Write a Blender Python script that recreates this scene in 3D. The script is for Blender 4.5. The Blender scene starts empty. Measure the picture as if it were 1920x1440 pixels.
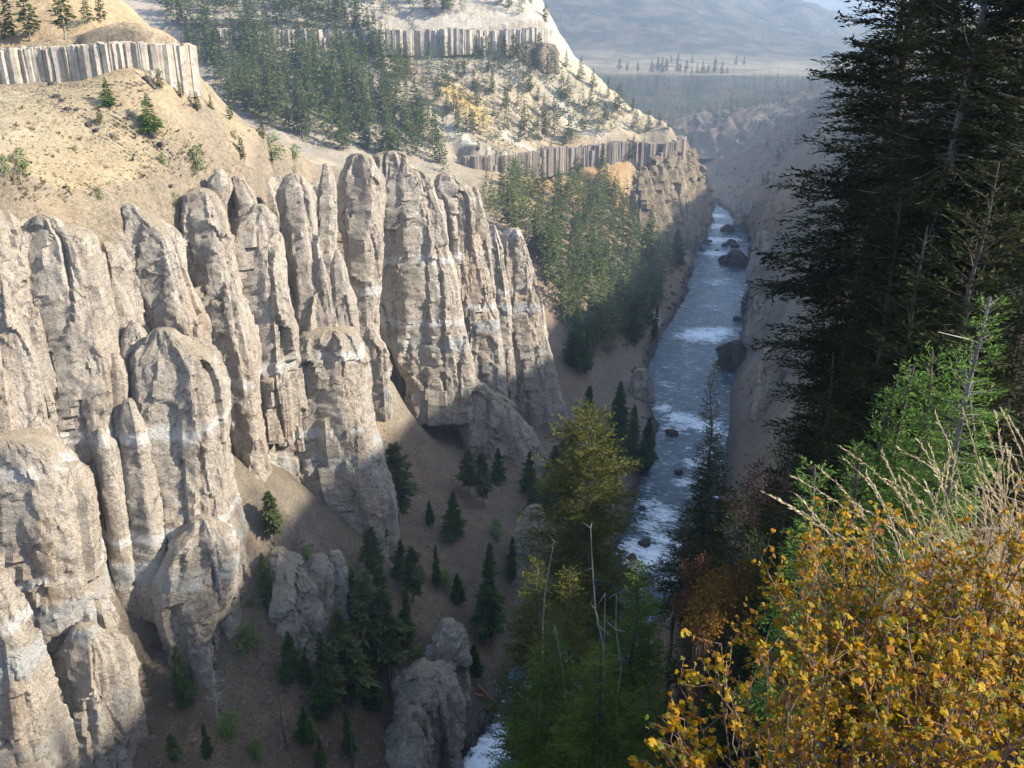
import bpy, math, random
import numpy as np
from mathutils import Vector

R_ = math.radians
sc = bpy.context.scene
col = sc.collection

# ------------------------------------------------------------------ camera
CAM_Z = 150.0
FPX = 1700.0                      # focal length in pixels of the 1920 px wide photograph
PITCH = math.atan(675.0 / FPX)    # the horizon lies at pixel row 45
cam_d = bpy.data.cameras.new("camera")
cam_d.sensor_width = 36.0
cam_d.lens = 36.0 * FPX / 1920.0
cam_d.clip_start = 0.1
cam_d.clip_end = 40000
cam = bpy.data.objects.new("camera", cam_d)
cam.location = (0, 0, CAM_Z)
cam.rotation_euler = (math.pi / 2 - PITCH, 0, 0)
col.objects.link(cam)
sc.camera = cam

# ------------------------------------------------------------------ light
SUN_ELEV = R_(35.0)
SUN_AZ = R_(-8.0)                # direction towards the sun, measured from +X
to_sun = Vector((math.cos(SUN_ELEV) * math.cos(SUN_AZ), math.cos(SUN_ELEV) * math.sin(SUN_AZ), math.sin(SUN_ELEV)))
sun_d = bpy.data.lights.new("sun", 'SUN')
sun_d.energy = 4.9
sun_d.angle = R_(1.2)
sun_d.color = (1.0, 0.92, 0.79)
sun = bpy.data.objects.new("sun", sun_d)
sun.rotation_euler = (-to_sun).to_track_quat('-Z', 'Y').to_euler()
col.objects.link(sun)

world = bpy.data.worlds.new("World")
sc.world = world
world.use_nodes = True
wn = world.node_tree
bg = wn.nodes["Background"]
sky = wn.nodes.new("ShaderNodeTexSky")
sky.sky_type = 'NISHITA'
sky.sun_disc = False
sky.sun_elevation = SUN_ELEV
sky.sun_rotation = math.pi / 2 - SUN_AZ
sky.air_density = 1.0
sky.dust_density = 4.0
sky.ozone_density = 0.4
sky.altitude = 1900
bg.inputs[1].default_value = 0.135
wn.links.new(sky.outputs[0], bg.inputs[0])

sc.view_settings.view_transform = 'Standard'
sc.view_settings.look = 'None'
sc.view_settings.gamma = 1.0
sc.view_settings.use_curve_mapping = False
sc.view_settings.exposure = 1.85
cy = sc.cycles
cy.max_bounces = 6
cy.diffuse_bounces = 2
cy.glossy_bounces = 2
cy.transmission_bounces = 3
cy.volume_bounces = 0
cy.transparent_max_bounces = 8
cy.use_denoising = True
cy.caustics_reflective = False
cy.caustics_refractive = False

# ------------------------------------------------------------------ helpers
def ray(px, py):
    u = (px - 960.0) / FPX
    v = (py - 720.0) / FPX
    c, s = math.cos(PITCH), math.sin(PITCH)
    return np.array([u, c - v * s, -(s + v * c)])

def at_z(px, py, z):
    d = ray(px, py)
    t = (z - CAM_Z) / d[2]
    return np.array([d[0] * t, d[1] * t, z])

def at_y(px, py, Y):
    d = ray(px, py)
    t = Y / d[1]
    return np.array([d[0] * t, Y, CAM_Z + d[2] * t])

def at_d(px, py, t):
    d = ray(px, py)
    return np.array([0, 0, CAM_Z]) + d * t

def _hash(ix, iy, iz, seed):
    h = (ix * 374761393 + iy * 668265263 + iz * 2147483647 + seed * 974711) & 0xFFFFFFFF
    h = ((h ^ (h >> 13)) * 1274126177) & 0xFFFFFFFF
    h = ((h ^ (h >> 16)) * 2246822519) & 0xFFFFFFFF
    h = h ^ (h >> 13)
    return (h & 0xFFFF).astype(np.float32) / 32767.5 - 1.0

def vnoise(p, seed=0):
    """smooth value noise in -1..1 at the points p (N,3)"""
    p = np.asarray(p, dtype=np.float64)
    i = np.floor(p).astype(np.int64)
    f = (p - i).astype(np.float32)
    w = f * f * f * (f * (f * 6 - 15) + 10)
    out = 0
    for dx in (0, 1):
        wx = w[:, 0] if dx else 1 - w[:, 0]
        for dy in (0, 1):
            wy = w[:, 1] if dy else 1 - w[:, 1]
            for dz in (0, 1):
                wz = w[:, 2] if dz else 1 - w[:, 2]
                out = out + wx * wy * wz * _hash(i[:, 0] + dx, i[:, 1] + dy, i[:, 2] + dz, seed)
    return out

def fbm(p, scale, octaves=4, seed=0, gain=0.5, ridged=False):
    p = np.asarray(p, dtype=np.float64) / scale
    a, tot, out = 1.0, 0.0, 0.0
    for o in range(octaves):
        n = vnoise(p, seed + o * 17)
        if ridged:
            n = 1 - 2 * np.abs(n)
        out = out + a * n
        tot += a
        a *= gain
        p = p * 2.03 + 11.3
    return out / tot

def facets(p, scale, seed=0, tilt=0.9):
    """broken-rock relief: every cell of an irregular lattice is a tilted flat face with its own offset"""
    p = np.asarray(p, dtype=np.float64) / scale
    i0 = np.floor(p).astype(np.int64)
    best = np.full(len(p), 1e9); out = np.zeros(len(p))
    for dx in (-1, 0, 1):
        for dy in (-1, 0, 1):
            for dz in (-1, 0, 1):
                c = i0 + np.array([dx, dy, dz])
                h = [_hash(c[:, 0], c[:, 1], c[:, 2], seed + k) for k in range(4)]
                ctr = c + 0.5 + 0.42 * np.stack(h[:3], axis=1)
                v = p - ctr
                d = (v * v).sum(axis=1)
                m = d < best
                best = np.where(m, d, best)
                val = 0.55 * h[3] + tilt * (v[:, 0] * h[1] + v[:, 1] * h[2] + v[:, 2] * h[0])
                out = np.where(m, val, out)
    return out

def sstep(a, b, x):
    t = np.clip((np.asarray(x, dtype=float) - a) / (b - a), 0, 1)
    return t * t * (3 - 2 * t)

def mesh_np(name, V, F, smooth=True, colors=None, attrs=None):
    """mesh from numpy arrays; F is (n,3) or (n,4), or a list of such arrays"""
    V = np.asarray(V, dtype=np.float32)
    Fs = F if isinstance(F, list) else [F]
    Fs = [np.asarray(f, dtype=np.int32) for f in Fs if len(f)]
    me = bpy.data.meshes.new(name)
    me.vertices.add(len(V))
    me.vertices.foreach_set("co", V.ravel())
    loops = np.concatenate([f.ravel() for f in Fs])
    sizes = np.concatenate([np.full(len(f), f.shape[1], dtype=np.int32) for f in Fs])
    starts = np.concatenate([[0], np.cumsum(sizes)[:-1]]).astype(np.int32)
    me.loops.add(len(loops))
    me.loops.foreach_set("vertex_index", loops)
    me.polygons.add(len(sizes))
    me.polygons.foreach_set("loop_start", starts)
    me.polygons.foreach_set("loop_total", sizes)
    me.polygons.foreach_set("use_smooth", np.full(len(sizes), bool(smooth)))
    if colors is not None:
        a = me.color_attributes.new("tint", 'FLOAT_COLOR', 'POINT')
        c = np.ones((len(V), 4), dtype=np.float32)
        c[:, :3] = colors
        a.data.foreach_set("color", c.ravel())
    if attrs:
        for k, val in attrs.items():
            a = me.attributes.new(k, 'FLOAT', 'POINT')
            a.data.foreach_set("value", np.asarray(val, dtype=np.float32))
    me.update(calc_edges=True)
    return me

def link(name, data, mat=None, parent=None, loc=None, rot=None, scale=None):
    o = bpy.data.objects.new(name, data)
    col.objects.link(o)
    if mat is not None and data is not None and len(data.materials) == 0:
        data.materials.append(mat)
    if parent is not None:
        o.parent = parent
    if loc is not None:
        o.location = [float(q) for q in loc]
    if rot is not None:
        o.rotation_euler = rot
    if scale is not None:
        o.scale = scale if hasattr(scale, '__len__') else (scale,) * 3
    return o

def tag(o, label=None, cat=None, group=None, kind=None):
    if label: o["label"] = label
    if cat: o["category"] = cat
    if group: o["group"] = group
    if kind: o["kind"] = kind
    return o

def grid_faces(nu, nv, close_u=False):
    """quads of a grid of nv rows with nu points each"""
    f = []
    iu = np.arange(nu if close_u else nu - 1)
    iv = np.arange(nv - 1)
    a, b = np.meshgrid(iu, iv)
    a = a.ravel(); b = b.ravel()
    a2 = (a + 1) % nu
    return np.stack([b * nu + a, b * nu + a2, (b + 1) * nu + a2, (b + 1) * nu + a], axis=1)

# ------------------------------------------------------------------ materials
class NT:
    def __init__(self, name):
        self.m = bpy.data.materials.new(name)
        self.m.use_nodes = True
        self.t = self.m.node_tree
        self.b = self.t.nodes["Principled BSDF"]
        self.out = self.t.nodes["Material Output"]
        self.b.inputs["Specular IOR Level"].default_value = 0.15
        self.b.inputs["Roughness"].default_value = 0.9
    def n(self, typ, **kw):
        x = self.t.nodes.new(typ)
        for k, v in kw.items():
            setattr(x, k, v)
        return x
    def l(self, a, b):
        self.t.links.new(a, b)
    def pos(self):
        return self.n("ShaderNodeNewGeometry").outputs["Position"]
    def obj(self):
        return self.n("ShaderNodeTexCoord").outputs["Object"]
    def scaled(self, vec, s):
        m = self.n("ShaderNodeMapping")
        m.inputs["Scale"].default_value = s if hasattr(s, '__len__') else (s, s, s)
        self.l(vec, m.inputs[0])
        return m.outputs[0]
    def noise(self, vec, scale, detail=4, rough=0.55, dist=0.0):
        x = self.n("ShaderNodeTexNoise")
        x.inputs["Scale"].default_value = scale
        x.inputs["Detail"].default_value = detail
        x.inputs["Roughness"].default_value = rough
        x.inputs["Distortion"].default_value = dist
        self.l(vec, x.inputs["Vector"])
        return x.outputs["Fac"]
    def voro(self, vec, scale, feature='F1', out="Distance", rnd=1.0):
        x = self.n("ShaderNodeTexVoronoi")
        x.feature = feature
        x.inputs["Scale"].default_value = scale
        x.inputs["Randomness"].default_value = rnd
        self.l(vec, x.inputs["Vector"])
        return x.outputs[out]
    def ramp(self, fac, stops, interp='LINEAR'):
        x = self.n("ShaderNodeValToRGB")
        cr = x.color_ramp
        cr.interpolation = interp
        while len(cr.elements) < len(stops):
            cr.elements.new(0.5)
        for e, (p, c) in zip(cr.elements, stops):
            e.position = p
            e.color = (c, c, c, 1) if not hasattr(c, '__len__') else (c[0], c[1], c[2], 1)
        self.l(fac, x.inputs[0])
        return x.outputs[0]
    def mix(self, fac, a, b, mode='MIX'):
        x = self.n("ShaderNodeMix")
        x.data_type = 'RGBA'
        x.blend_type = mode
        x.clamp_factor = True
        for s, v in ((x.inputs[0], fac), (x.inputs[6], a), (x.inputs[7], b)):
            if hasattr(v, 'is_output') or isinstance(v, bpy.types.NodeSocket):
                self.l(v, s)
            elif hasattr(v, '__len__'):
                s.default_value = (v[0], v[1], v[2], 1)
            else:
                s.default_value = v
        return x.outputs[2]
    def math(self, op, a, b=None, clamp=False):
        x = self.n("ShaderNodeMath")
        x.operation = op
        x.use_clamp = clamp
        for s, v in ((x.inputs[0], a), (x.inputs[1], b)):
            if v is None:
                continue
            if isinstance(v, bpy.types.NodeSocket):
                self.l(v, s)
            else:
                s.default_value = v
        return x.outputs[0]
    def attr(self, name, out="Fac"):
        x = self.n("ShaderNodeAttribute")
        x.attribute_name = name
        return x.outputs[out]
    def bump(self, h, strength, dist, prev=None):
        x = self.n("ShaderNodeBump")
        x.inputs["Strength"].default_value = strength
        x.inputs["Distance"].default_value = dist
        self.l(h, x.inputs["Height"])
        if prev is not None:
            self.l(prev, x.inputs["Normal"])
        return x.outputs[0]
    def color(self, c):
        if isinstance(c, bpy.types.NodeSocket):
            self.l(c, self.b.inputs["Base Color"])
        else:
            self.b.inputs["Base Color"].default_value = (c[0], c[1], c[2], 1)
    def normal(self, nrm):
        self.l(nrm, self.b.inputs["Normal"])

def mat_rock(name, light, mid, dark, bands=True, top=(0.17, 0.15, 0.12), scale=1.0, bump=1.0, top_amt=0.75):
    t = NT(name)
    P = t.pos()
    sep = t.n("ShaderNodeSeparateXYZ"); t.l(P, sep.inputs[0])
    Z = sep.outputs[2]
    n1 = t.noise(P, 0.09 * scale, 6, 0.6)
    n2 = t.noise(t.scaled(P, (1, 1, 0.3)), 0.35 * scale, 6, 0.65)
    n3 = t.noise(P, 1.5 * scale, 7, 0.72)
    c = t.mix(t.ramp(n1, [(0.32, 0), (0.66, 1)]), light, mid)
    c = t.mix(t.ramp(n2, [(0.46, 0), (0.72, 0.7)]), c, dark)
    st = t.noise(t.scaled(P, (0.6, 0.6, 0.12)), 0.16 * scale, 4, 0.6)
    c = t.mix(t.ramp(st, [(0.56, 0), (0.74, 0.6)]), c, (0.45, 0.29, 0.16))
    wst = t.noise(t.scaled(P, (1.0, 1.0, 0.06)), 0.5 * scale, 4, 0.6)
    c = t.mix(t.ramp(wst, [(0.56, 0), (0.70, 0.45)]), c, (0.22, 0.19, 0.165))
    # shade painted into the pits; lichen specks and weathering grain
    c = t.mix(t.ramp(n3, [(0.36, 0.85), (0.47, 0.0)]), c, dark)
    c = t.mix(t.ramp(n3, [(0.55, 0.0), (0.70, 0.6)]), c, light)
    spk = t.noise(P, 4.0 * scale, 5, 0.75)
    c = t.mix(t.ramp(spk, [(0.34, 0.75), (0.46, 0.0)]), c, t.mix(0.5, dark, (0.10, 0.085, 0.07)))
    # joints: long upright cracks and a few level ones
    cv = t.n("ShaderNodeVectorMath"); cv.operation = 'ADD'
    wv = t.n("ShaderNodeTexNoise"); wv.inputs["Scale"].default_value = 0.25 * scale; wv.inputs["Detail"].default_value = 4
    t.l(P, wv.inputs["Vector"])
    wm = t.n("ShaderNodeVectorMath"); wm.operation = 'MULTIPLY'; wm.inputs[1].default_value = (5, 5, 5)
    t.l(wv.outputs["Color"], wm.inputs[0])
    t.l(P, cv.inputs[0]); t.l(wm.outputs[0], cv.inputs[1])
    ck = t.voro(t.scaled(cv.outputs[0], (1, 1, 0.28)), 0.22 * scale, 'DISTANCE_TO_EDGE')
    crk = t.math('MULTIPLY', t.ramp(ck, [(0.0, 1.0), (0.022, 0.0)]), t.ramp(t.noise(P, 0.2 * scale, 3, 0.5), [(0.45, 0.0), (0.58, 1.0)]))
    c = t.mix(t.math('MULTIPLY', crk, 0.7), c, t.mix(0.5, dark, (0.06, 0.05, 0.045)))
    if bands:
        wob = t.math('MULTIPLY', t.math('SUBTRACT', t.noise(P, 0.045, 4, 0.6), 0.5), 9.0)
        zz = t.math('ADD', Z, wob)
        for zc, wd, amt, cc in ((60.0, 2.6, 0.75, (0.47, 0.49, 0.48)), (66.0, 1.2, 0.8, (0.68, 0.66, 0.62)), (84.0, 1.5, 0.85, (0.70, 0.68, 0.63)), (45.0, 1.2, 0.4, (0.42, 0.42, 0.40))):
            d = t.math('ABSOLUTE', t.math('SUBTRACT', zz, zc))
            m = t.math('SUBTRACT', 1.0, t.math('DIVIDE', d, wd), clamp=True)
            brk = t.ramp(t.noise(P, 0.10, 5, 0.65), [(0.40, 0), (0.50, 1)])
            m = t.math('MULTIPLY', t.math('MULTIPLY', t.ramp(m, [(0.0, 0), (0.5, 1)]), brk), amt)
            c = t.mix(m, c, cc)
    nz = t.n("ShaderNodeSeparateXYZ"); t.l(t.n("ShaderNodeNewGeometry").outputs["Normal"], nz.inputs[0])
    up = t.math('ADD', nz.outputs[2], t.math('MULTIPLY', t.math('SUBTRACT', n3, 0.5), 0.9))
    c = t.mix(t.ramp(up, [(0.36, 0), (0.72, top_amt)]), c, top)
    t.color(c)
    h1 = t.noise(P, 0.55 * scale, 9, 0.72)
    h2 = t.ramp(t.voro(cv.outputs[0], 0.8 * scale, 'DISTANCE_TO_EDGE'), [(0.0, 0.0), (0.10, 1.0)])
    hh = t.math('ADD', t.math('ADD', h1, t.math('MULTIPLY', h2, 0.10)), t.math('MULTIPLY', crk, -0.5))
    b1 = t.bump(hh, bump, 1.7 / scale)
    b2 = t.bump(n3, 0.9 * bump, 0.55 / scale, b1)
    t.normal(b2)
    return t.m

M = {}
M['rock'] = mat_rock("rock", (0.62, 0.555, 0.46), (0.51, 0.44, 0.355), (0.27, 0.225, 0.18), top=(0.35, 0.285, 0.195), top_amt=0.8)
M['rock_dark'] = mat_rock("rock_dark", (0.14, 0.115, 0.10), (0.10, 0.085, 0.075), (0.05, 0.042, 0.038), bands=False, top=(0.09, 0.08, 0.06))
M['rock_tip'] = mat_rock("rock_tip", (0.46, 0.37, 0.25), (0.36, 0.28, 0.19), (0.21, 0.17, 0.13), bands=False, scale=0.35, top=(0.25, 0.19, 0.11))

def mat_terrain(name="soil"):
    t = NT(name)
    P = t.pos()
    tint = t.attr("tint", "Color")
    n1 = t.noise(P, 0.22, 7, 0.7)
    n2 = t.noise(P, 1.6, 7, 0.75)
    c = t.mix(t.ramp(n1, [(0.38, 0.0), (0.66, 0.7)]), tint, t.mix(1.0, tint, (0.66, 0.64, 0.60), 'MULTIPLY'))
    c = t.mix(t.ramp(n1, [(0.30, 0.6), (0.44, 0.0)]), c, t.mix(1.0, tint, (1.25, 1.2, 1.12), 'MULTIPLY'))
    c = t.mix(t.ramp(n2, [(0.38, 0.8), (0.50, 0.0)]), c, t.mix(1.0, tint, (0.42, 0.41, 0.39), 'MULTIPLY'))
    c = t.mix(t.ramp(n2, [(0.56, 0.0), (0.68, 0.5)]), c, t.mix(1.0, tint, (1.35, 1.32, 1.28), 'MULTIPLY'))
    big = t.noise(P, 0.035, 6, 0.68, 0.5)
    c = t.mix(t.ramp(big, [(0.36, 0.55), (0.50, 0.0)]), c, t.mix(1.0, tint, (0.62, 0.66, 0.66), 'MULTIPLY'))
    c = t.mix(t.ramp(big, [(0.54, 0.0), (0.68, 0.5)]), c, t.mix(1.0, tint, (1.28, 1.16, 1.0), 'MULTIPLY'))
    # low dry herbs and grey-green scrub in patches
    hb = t.math('MULTIPLY', t.ramp(t.noise(P, 0.06, 5, 0.65), [(0.46, 0), (0.60, 1)]), t.ramp(t.noise(P, 1.0, 5, 0.7), [(0.48, 0), (0.58, 0.65)]))
    c = t.mix(hb, c, (0.17, 0.16, 0.10))
    peb = t.voro(P, 1.3, 'F1', "Distance")
    c = t.mix(t.ramp(peb, [(0.06, 0.5), (0.17, 0.0)]), c, t.mix(0.5, tint, (0.50, 0.46, 0.41)))
    t.color(c)
    b1 = t.bump(t.noise(P, 0.5, 9, 0.74), 1.0, 1.4)
    b2 = t.bump(n2, 0.8, 0.45, b1)
    t.normal(b2)
    return t.m
M['soil'] = mat_terrain()
# ------------------------------------------------------------------ river course
BANKS = [(1440, 860, 1040), (1300, 955, 1115), (1200, 1040, 1185), (1100, 1120, 1262), (1040, 1166, 1302), (960, 1196, 1336),
         (900, 1210, 1347), (850, 1234, 1354), (800, 1240, 1362), (760, 1224, 1364), (700, 1218, 1370), (650, 1238, 1378),
         (600, 1268, 1390), (550, 1293, 1397), (500, 1305, 1402), (460, 1310, 1404), (430, 1322, 1392), (410, 1332, 1376), (398, 1337, 1364)]
bl = [at_z(l, y, 0)[:2] for y, l, r in BANKS]
br = [at_z(r, y, 0)[:2] for y, l, r in BANKS]
bl = [np.array(q, float) for q in ((-125, 5), (-95, 45), (-62, 85), (-38, 115))] + bl + [np.array(q, float) for q in ((160, 850), (172, 930), (180, 990), (170, 1050), (130, 1110), (60, 1160))]
br = [np.array(q, float) for q in ((-92, -15), (-65, 25), (-35, 62), (-8, 96))] + br + [np.array(q, float) for q in ((181, 850), (193, 930), (204, 1000), (192, 1070), (148, 1135), (75, 1185))]
bl = np.array(bl); br = np.array(br)
RC = (bl + br) / 2
RW = np.linalg.norm(bl - br, axis=1) / 2

def resample(P, step, extra=None):
    P = np.asarray(P, float)
    d = np.concatenate([[0], np.cumsum(np.linalg.norm(np.diff(P[:, :2], axis=0), axis=1))])
    n = max(2, int(d[-1] / step) + 1)
    s = np.linspace(0, d[-1], n)
    out = np.stack([np.interp(s, d, P[:, k]) for k in range(P.shape[1])], axis=1)
    if extra is not None:
        return out, np.interp(s, d, extra), s
    return out, s

def smooth_line(P, k=2, it=2):
    P = P.copy()
    for _ in range(it):
        Q = P.copy()
        Q[1:-1] = (P[:-2] + 2 * P[1:-1] + P[2:]) / 4
        P = Q
    return P

RCf, RWf, RSf = resample(RC, 2.0, RW)
RCf = smooth_line(RCf, it=12)

def seg_dist(X, Y, line):
    """distance to a polyline, signed positive on its left side, and the arc position"""
    line = np.asarray(line, float)
    best = np.full(X.shape, 1e18); sgn = np.ones(X.shape); par = np.zeros(X.shape)
    s0 = 0.0
    for i in range(len(line) - 1):
        a, b = line[i], line[i + 1]
        ab = b - a
        L2 = ab @ ab
        tt = np.clip(((X - a[0]) * ab[0] + (Y - a[1]) * ab[1]) / L2, 0, 1)
        dx = X - (a[0] + tt * ab[0]); dy = Y - (a[1] + tt * ab[1])
        d2 = dx * dx + dy * dy
        cr = ab[0] * (Y - a[1]) - ab[1] * (X - a[0])
        m = d2 < best
        best = np.where(m, d2, best)
        sgn = np.where(m, np.where(cr >= 0, 1.0, -1.0), sgn)
        par = np.where(m, s0 + tt * math.sqrt(L2), par)
        s0 += math.sqrt(L2)
    return np.sqrt(best) * sgn, par

# ------------------------------------------------------------------ terrain
WALL = np.array([(-150, 20), (-128, 70), (-103, 112), (-86, 135), (-66, 156), (-50, 190), (-49, 235), (-48, 262), (-24, 287), (-6, 312), (8, 332), (-4, 350), (-40, 362), (-110, 350), (-190, 330), (-300, 330)], float)
BAND_L = np.array([(-190, 150), (-140, 172), (-100, 181), (-84, 182.5), (-70, 183), (-64, 189), (-62, 200)], float)
BAND_U = np.array([(-330, 640), (-220, 655), (-100, 666), (-30, 676), (14, 690), (24, 698), (27, 715)], float)
BAND_B = np.array([(-30, 575), (-3, 586), (22, 612), (51, 640), (90, 652), (117, 660), (124, 672), (124, 690)], float)

def py_(*a): return at_y(*a)
HIGH = [py_(0, 158, 180), py_(140, 158, 181), py_(285, 154, 182), py_(262, 156, 180), (-63, 191, 137), (-66, 186, 138), (-105, 200, 141), (-75, 205, 135), (-105, 235, 158), (-75, 235, 127), (-88, 222, 146), (-85, 250, 138), (-120, 290, 160), (-72, 215, 131),
        (-170, 190, 146), (-170, 250, 170), (-200, 120, 138), (-150, 120, 122), (-140, 80, 110),
        py_(0, 400, 127), py_(150, 425, 150), py_(250, 405, 157), py_(300, 350, 168), py_(150, 280, 166), py_(0, 280, 152), py_(430, 330, 186), py_(480, 350, 190),
        py_(560, 284, 214), py_(640, 298, 236), py_(600, 320, 206), py_(740, 298, 276), py_(860, 345, 292), py_(905, 390, 300), py_(980, 455, 312), py_(1010, 560, 322),
        py_(400, 206, 196), py_(480, 246, 205), (-62, 230, 122), (-60, 260, 112), (-45, 285, 105), (-35, 325, 85), (-70, 320, 85), (-110, 320, 130), (0, 335, 62), (-200, 320, 160)]
LOW = []
for q in bl[::1]: LOW.append((q[0], q[1], 0.6))
for q in br[::1]: LOW.append((q[0], q[1], 0.6))
LOW += [py_(600, 925, 193), py_(450, 1150, 145), py_(400, 1440, 119), py_(250, 1260, 132), py_(320, 1190, 138), py_(100, 1440, 116), py_(690, 630, 258), py_(750, 760, 264), py_(850, 750, 287),
        py_(700, 850, 228), py_(800, 900, 232), py_(900, 1000, 215), py_(1000, 900, 256), py_(800, 1150, 172), py_(700, 1300, 152), py_(850, 1270, 158), py_(600, 1440, 131), py_(720, 1440, 140),
        py_(480, 850, 176), py_(430, 960, 154), py_(200, 1110, 133), py_(60, 1250, 124), py_(950, 820, 280), py_(1060, 770, 322), py_(870, 1180, 186), py_(1000, 1000, 232),
        (-130, 150, 50), (-100, 200, 50), (-90, 260, 55), (-60, 310, 55), (-120, 60, 40), (-150, 30, 50),
        # the gully behind the ridge and the mid forest
        py_(1080, 700, 346), py_(1100, 500, 470), py_(1020, 560, 385), py_(1000, 450, 432), py_(1200, 600, 446), py_(1060, 640, 368), py_(1200, 470, 540), py_(1150, 400, 590),
        (-20, 352, 52), (-60, 365, 66), (-110, 355, 92), (-80, 410, 78), (-40, 430, 66), (-150, 400, 104), (-220, 440, 122), (-200, 340, 135), (-300, 350, 150), (-330, 450, 140),
        py_(300, 150, 600), py_(400, 190, 556), py_(600, 252, 552), py_(700, 290, 548), py_(800, 322, 540), py_(900, 352, 528), py_(950, 400, 490),
        # upper slope and nose
        py_(420, 87, 652), py_(600, 87, 664), py_(750, 87, 671), py_(1000, 86, 690), (-330, 636, 136), (-200, 700, 160), (-100, 710, 164), (0, 730, 160), (-100, 800, 205), (-250, 780, 205), (20, 800, 165),
        (-100, 950, 250), (-300, 900, 260), (30, 950, 170), py_(1045, 112, 694), py_(1095, 152, 692), py_(1150, 186, 688), py_(1240, 232, 676), (70, 745, 100), (115, 740, 55), (150, 790, 12), (100, 860, 40), (60, 900, 90), (120, 950, 25), (0, 1100, 60),
        py_(960, 328, 584), py_(1100, 303, 640), py_(1180, 300, 650), py_(1262, 300, 657), py_(850, 200, 632), py_(1000, 200, 662), py_(700, 180, 612), py_(1080, 235, 664), py_(1180, 245, 668), py_(900, 270, 604),
        py_(1100, 350, 628), py_(1200, 345, 646), py_(1240, 420, 640),
        # right wall and the rim the camera stands on
        (0, 0, 147.6), (8, -6, 150), (-8, 2, 144), (3, 14, 134), (17, 45, 114), (4, 38, 96), (8, 75, 72), (28, 62, 110), (42, 64, 126), (62, 66, 146), (30, 18, 146), (60, 0, 153),
        (-24, 20, 112), (-45, -10, 108), (-28, 55, 50), (-5, 100, 22), (14, 100, 42), (22, 122, 18), (42, 142, 38), (60, 152, 80), (80, 160, 124), (100, 170, 144), (130, 80, 168), (120, 0, 170), (60, -40, 158), (0, -40, 150),
        (90, 250, 50), (115, 250, 98), (135, 250, 136), (112, 330, 48), (135, 340, 88), (165, 340, 132), (135, 400, 45), (158, 420, 84), (195, 430, 122), (150, 500, 40), (185, 520, 84), (225, 530, 122),
        (170, 600, 35), (210, 620, 80), (270, 640, 128), (200, 720, 28), (250, 740, 80), (320, 760, 142), (235, 850, 25), (290, 870, 70), (370, 900, 130), (260, 980, 35), (320, 1000, 70), (420, 1020, 118), (220, 1090, 28), (300, 1150, 55),
        (210, 300, 146), (330, 500, 140), (420, 700, 142), (480, 900, 140), (500, 1100, 115), (260, 100, 180), (460, 300, 185), (120, 1180, 30), (-100, 1150, 120), (-300, 1150, 220)]
HIGH = np.array([np.array(q, float) for q in HIGH]); LOW = np.array([np.array(q, float) for q in LOW])

def band_step(X, Y):
    S = np.zeros(X.shape)
    for line, h, fall in ((BAND_L, 7.2, 90.0), (BAND_U, 12.5, 120.0), (BAND_B, 13.5, 60.0)):
        d, s = seg_dist(X, Y, line)
        Lt = np.sum(np.linalg.norm(np.diff(line, axis=0), axis=1))
        win = sstep(-1, 12, s) * (1 - sstep(Lt - 4, Lt, s))
        S += h * sstep(0.6, 3.0, d) * np.exp(-np.maximum(d - 3, 0) / fall) * win
    return S

def tps_fit(P, zres, reg=0.4):
    n = len(P)
    sc_ = 100.0
    x = P[:, :2] / sc_
    r = np.linalg.norm(x[:, None] - x[None], axis=2)
    K = np.where(r > 1e-9, r * r * np.log(r + 1e-12), 0) + np.eye(n) * reg * 1e-3
    A = np.zeros((n + 3, n + 3))
    A[:n, :n] = K
    A[:n, n] = 1; A[:n, n + 1:] = x
    A[n, :n] = 1; A[n + 1:, :n] = x.T
    w = np.linalg.solve(A, np.concatenate([zres, [0, 0, 0]]))
    def ev(X, Y):
        out = np.full(X.shape, w[n]) + w[n + 1] * X / sc_ + w[n + 2] * Y / sc_
        for i in range(n):
            rr = (X / sc_ - x[i, 0]) ** 2 + (Y / sc_ - x[i, 1]) ** 2
            out += w[i] * 0.5 * rr * np.log(rr + 1e-12)
        return out
    return ev

f_low = tps_fit(LOW, LOW[:, 2] - band_step(LOW[:, 0], LOW[:, 1]))
f_high = tps_fit(HIGH, HIGH[:, 2] - band_step(HIGH[:, 0], HIGH[:, 1]))

GS = 1.9
gx = np.concatenate([np.arange(-330, -135, 2.6), np.arange(-135, 40, 0.95), np.arange(40, 130, 1.6), np.arange(130, 260, 2.2), np.arange(260, 525, 4.0)])
gy = np.concatenate([np.arange(-44, 95, 1.6), np.arange(95, 335, 0.95), np.arange(335, 720, 2.2), np.arange(720, 1185, 4.0)])
XX, YY = np.meshgrid(gx, gy)
S_b = band_step(XX, YY)
T_low = f_low(XX, YY) + S_b
T_high = f_high(XX, YY) + S_b
d_wall, s_wall = seg_dist(XX, YY, WALL)
w_high = sstep(-0.5, 6.0, d_wall)
d_riv, _ = seg_dist(XX, YY, RCf[::2])
ri = np.clip(np.searchsorted(RSf, seg_dist(XX, YY, RCf[::2])[1]), 0, len(RWf) - 1)
edge = np.abs(d_riv) - RWf[ri]
TT = T_low * (1 - w_high) + np.maximum(T_high, T_low) * w_high
P3 = np.stack([XX.ravel(), YY.ravel(), np.zeros(XX.size)], axis=1)
away = np.clip(edge / 30.0, 0, 1)
near_cam = sstep(6, 40, np.hypot(XX, YY))
n_big = fbm(P3, 38.0, 3, seed=3).reshape(XX.shape)
n_rdg = fbm(P3, 17.0, 4, seed=9, ridged=True).reshape(XX.shape)
n_fin = fbm(P3, 5.0, 3, seed=21).reshape(XX.shape)
n_mic = fbm(P3, 2.2, 3, seed=25, ridged=True).reshape(XX.shape)
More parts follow.
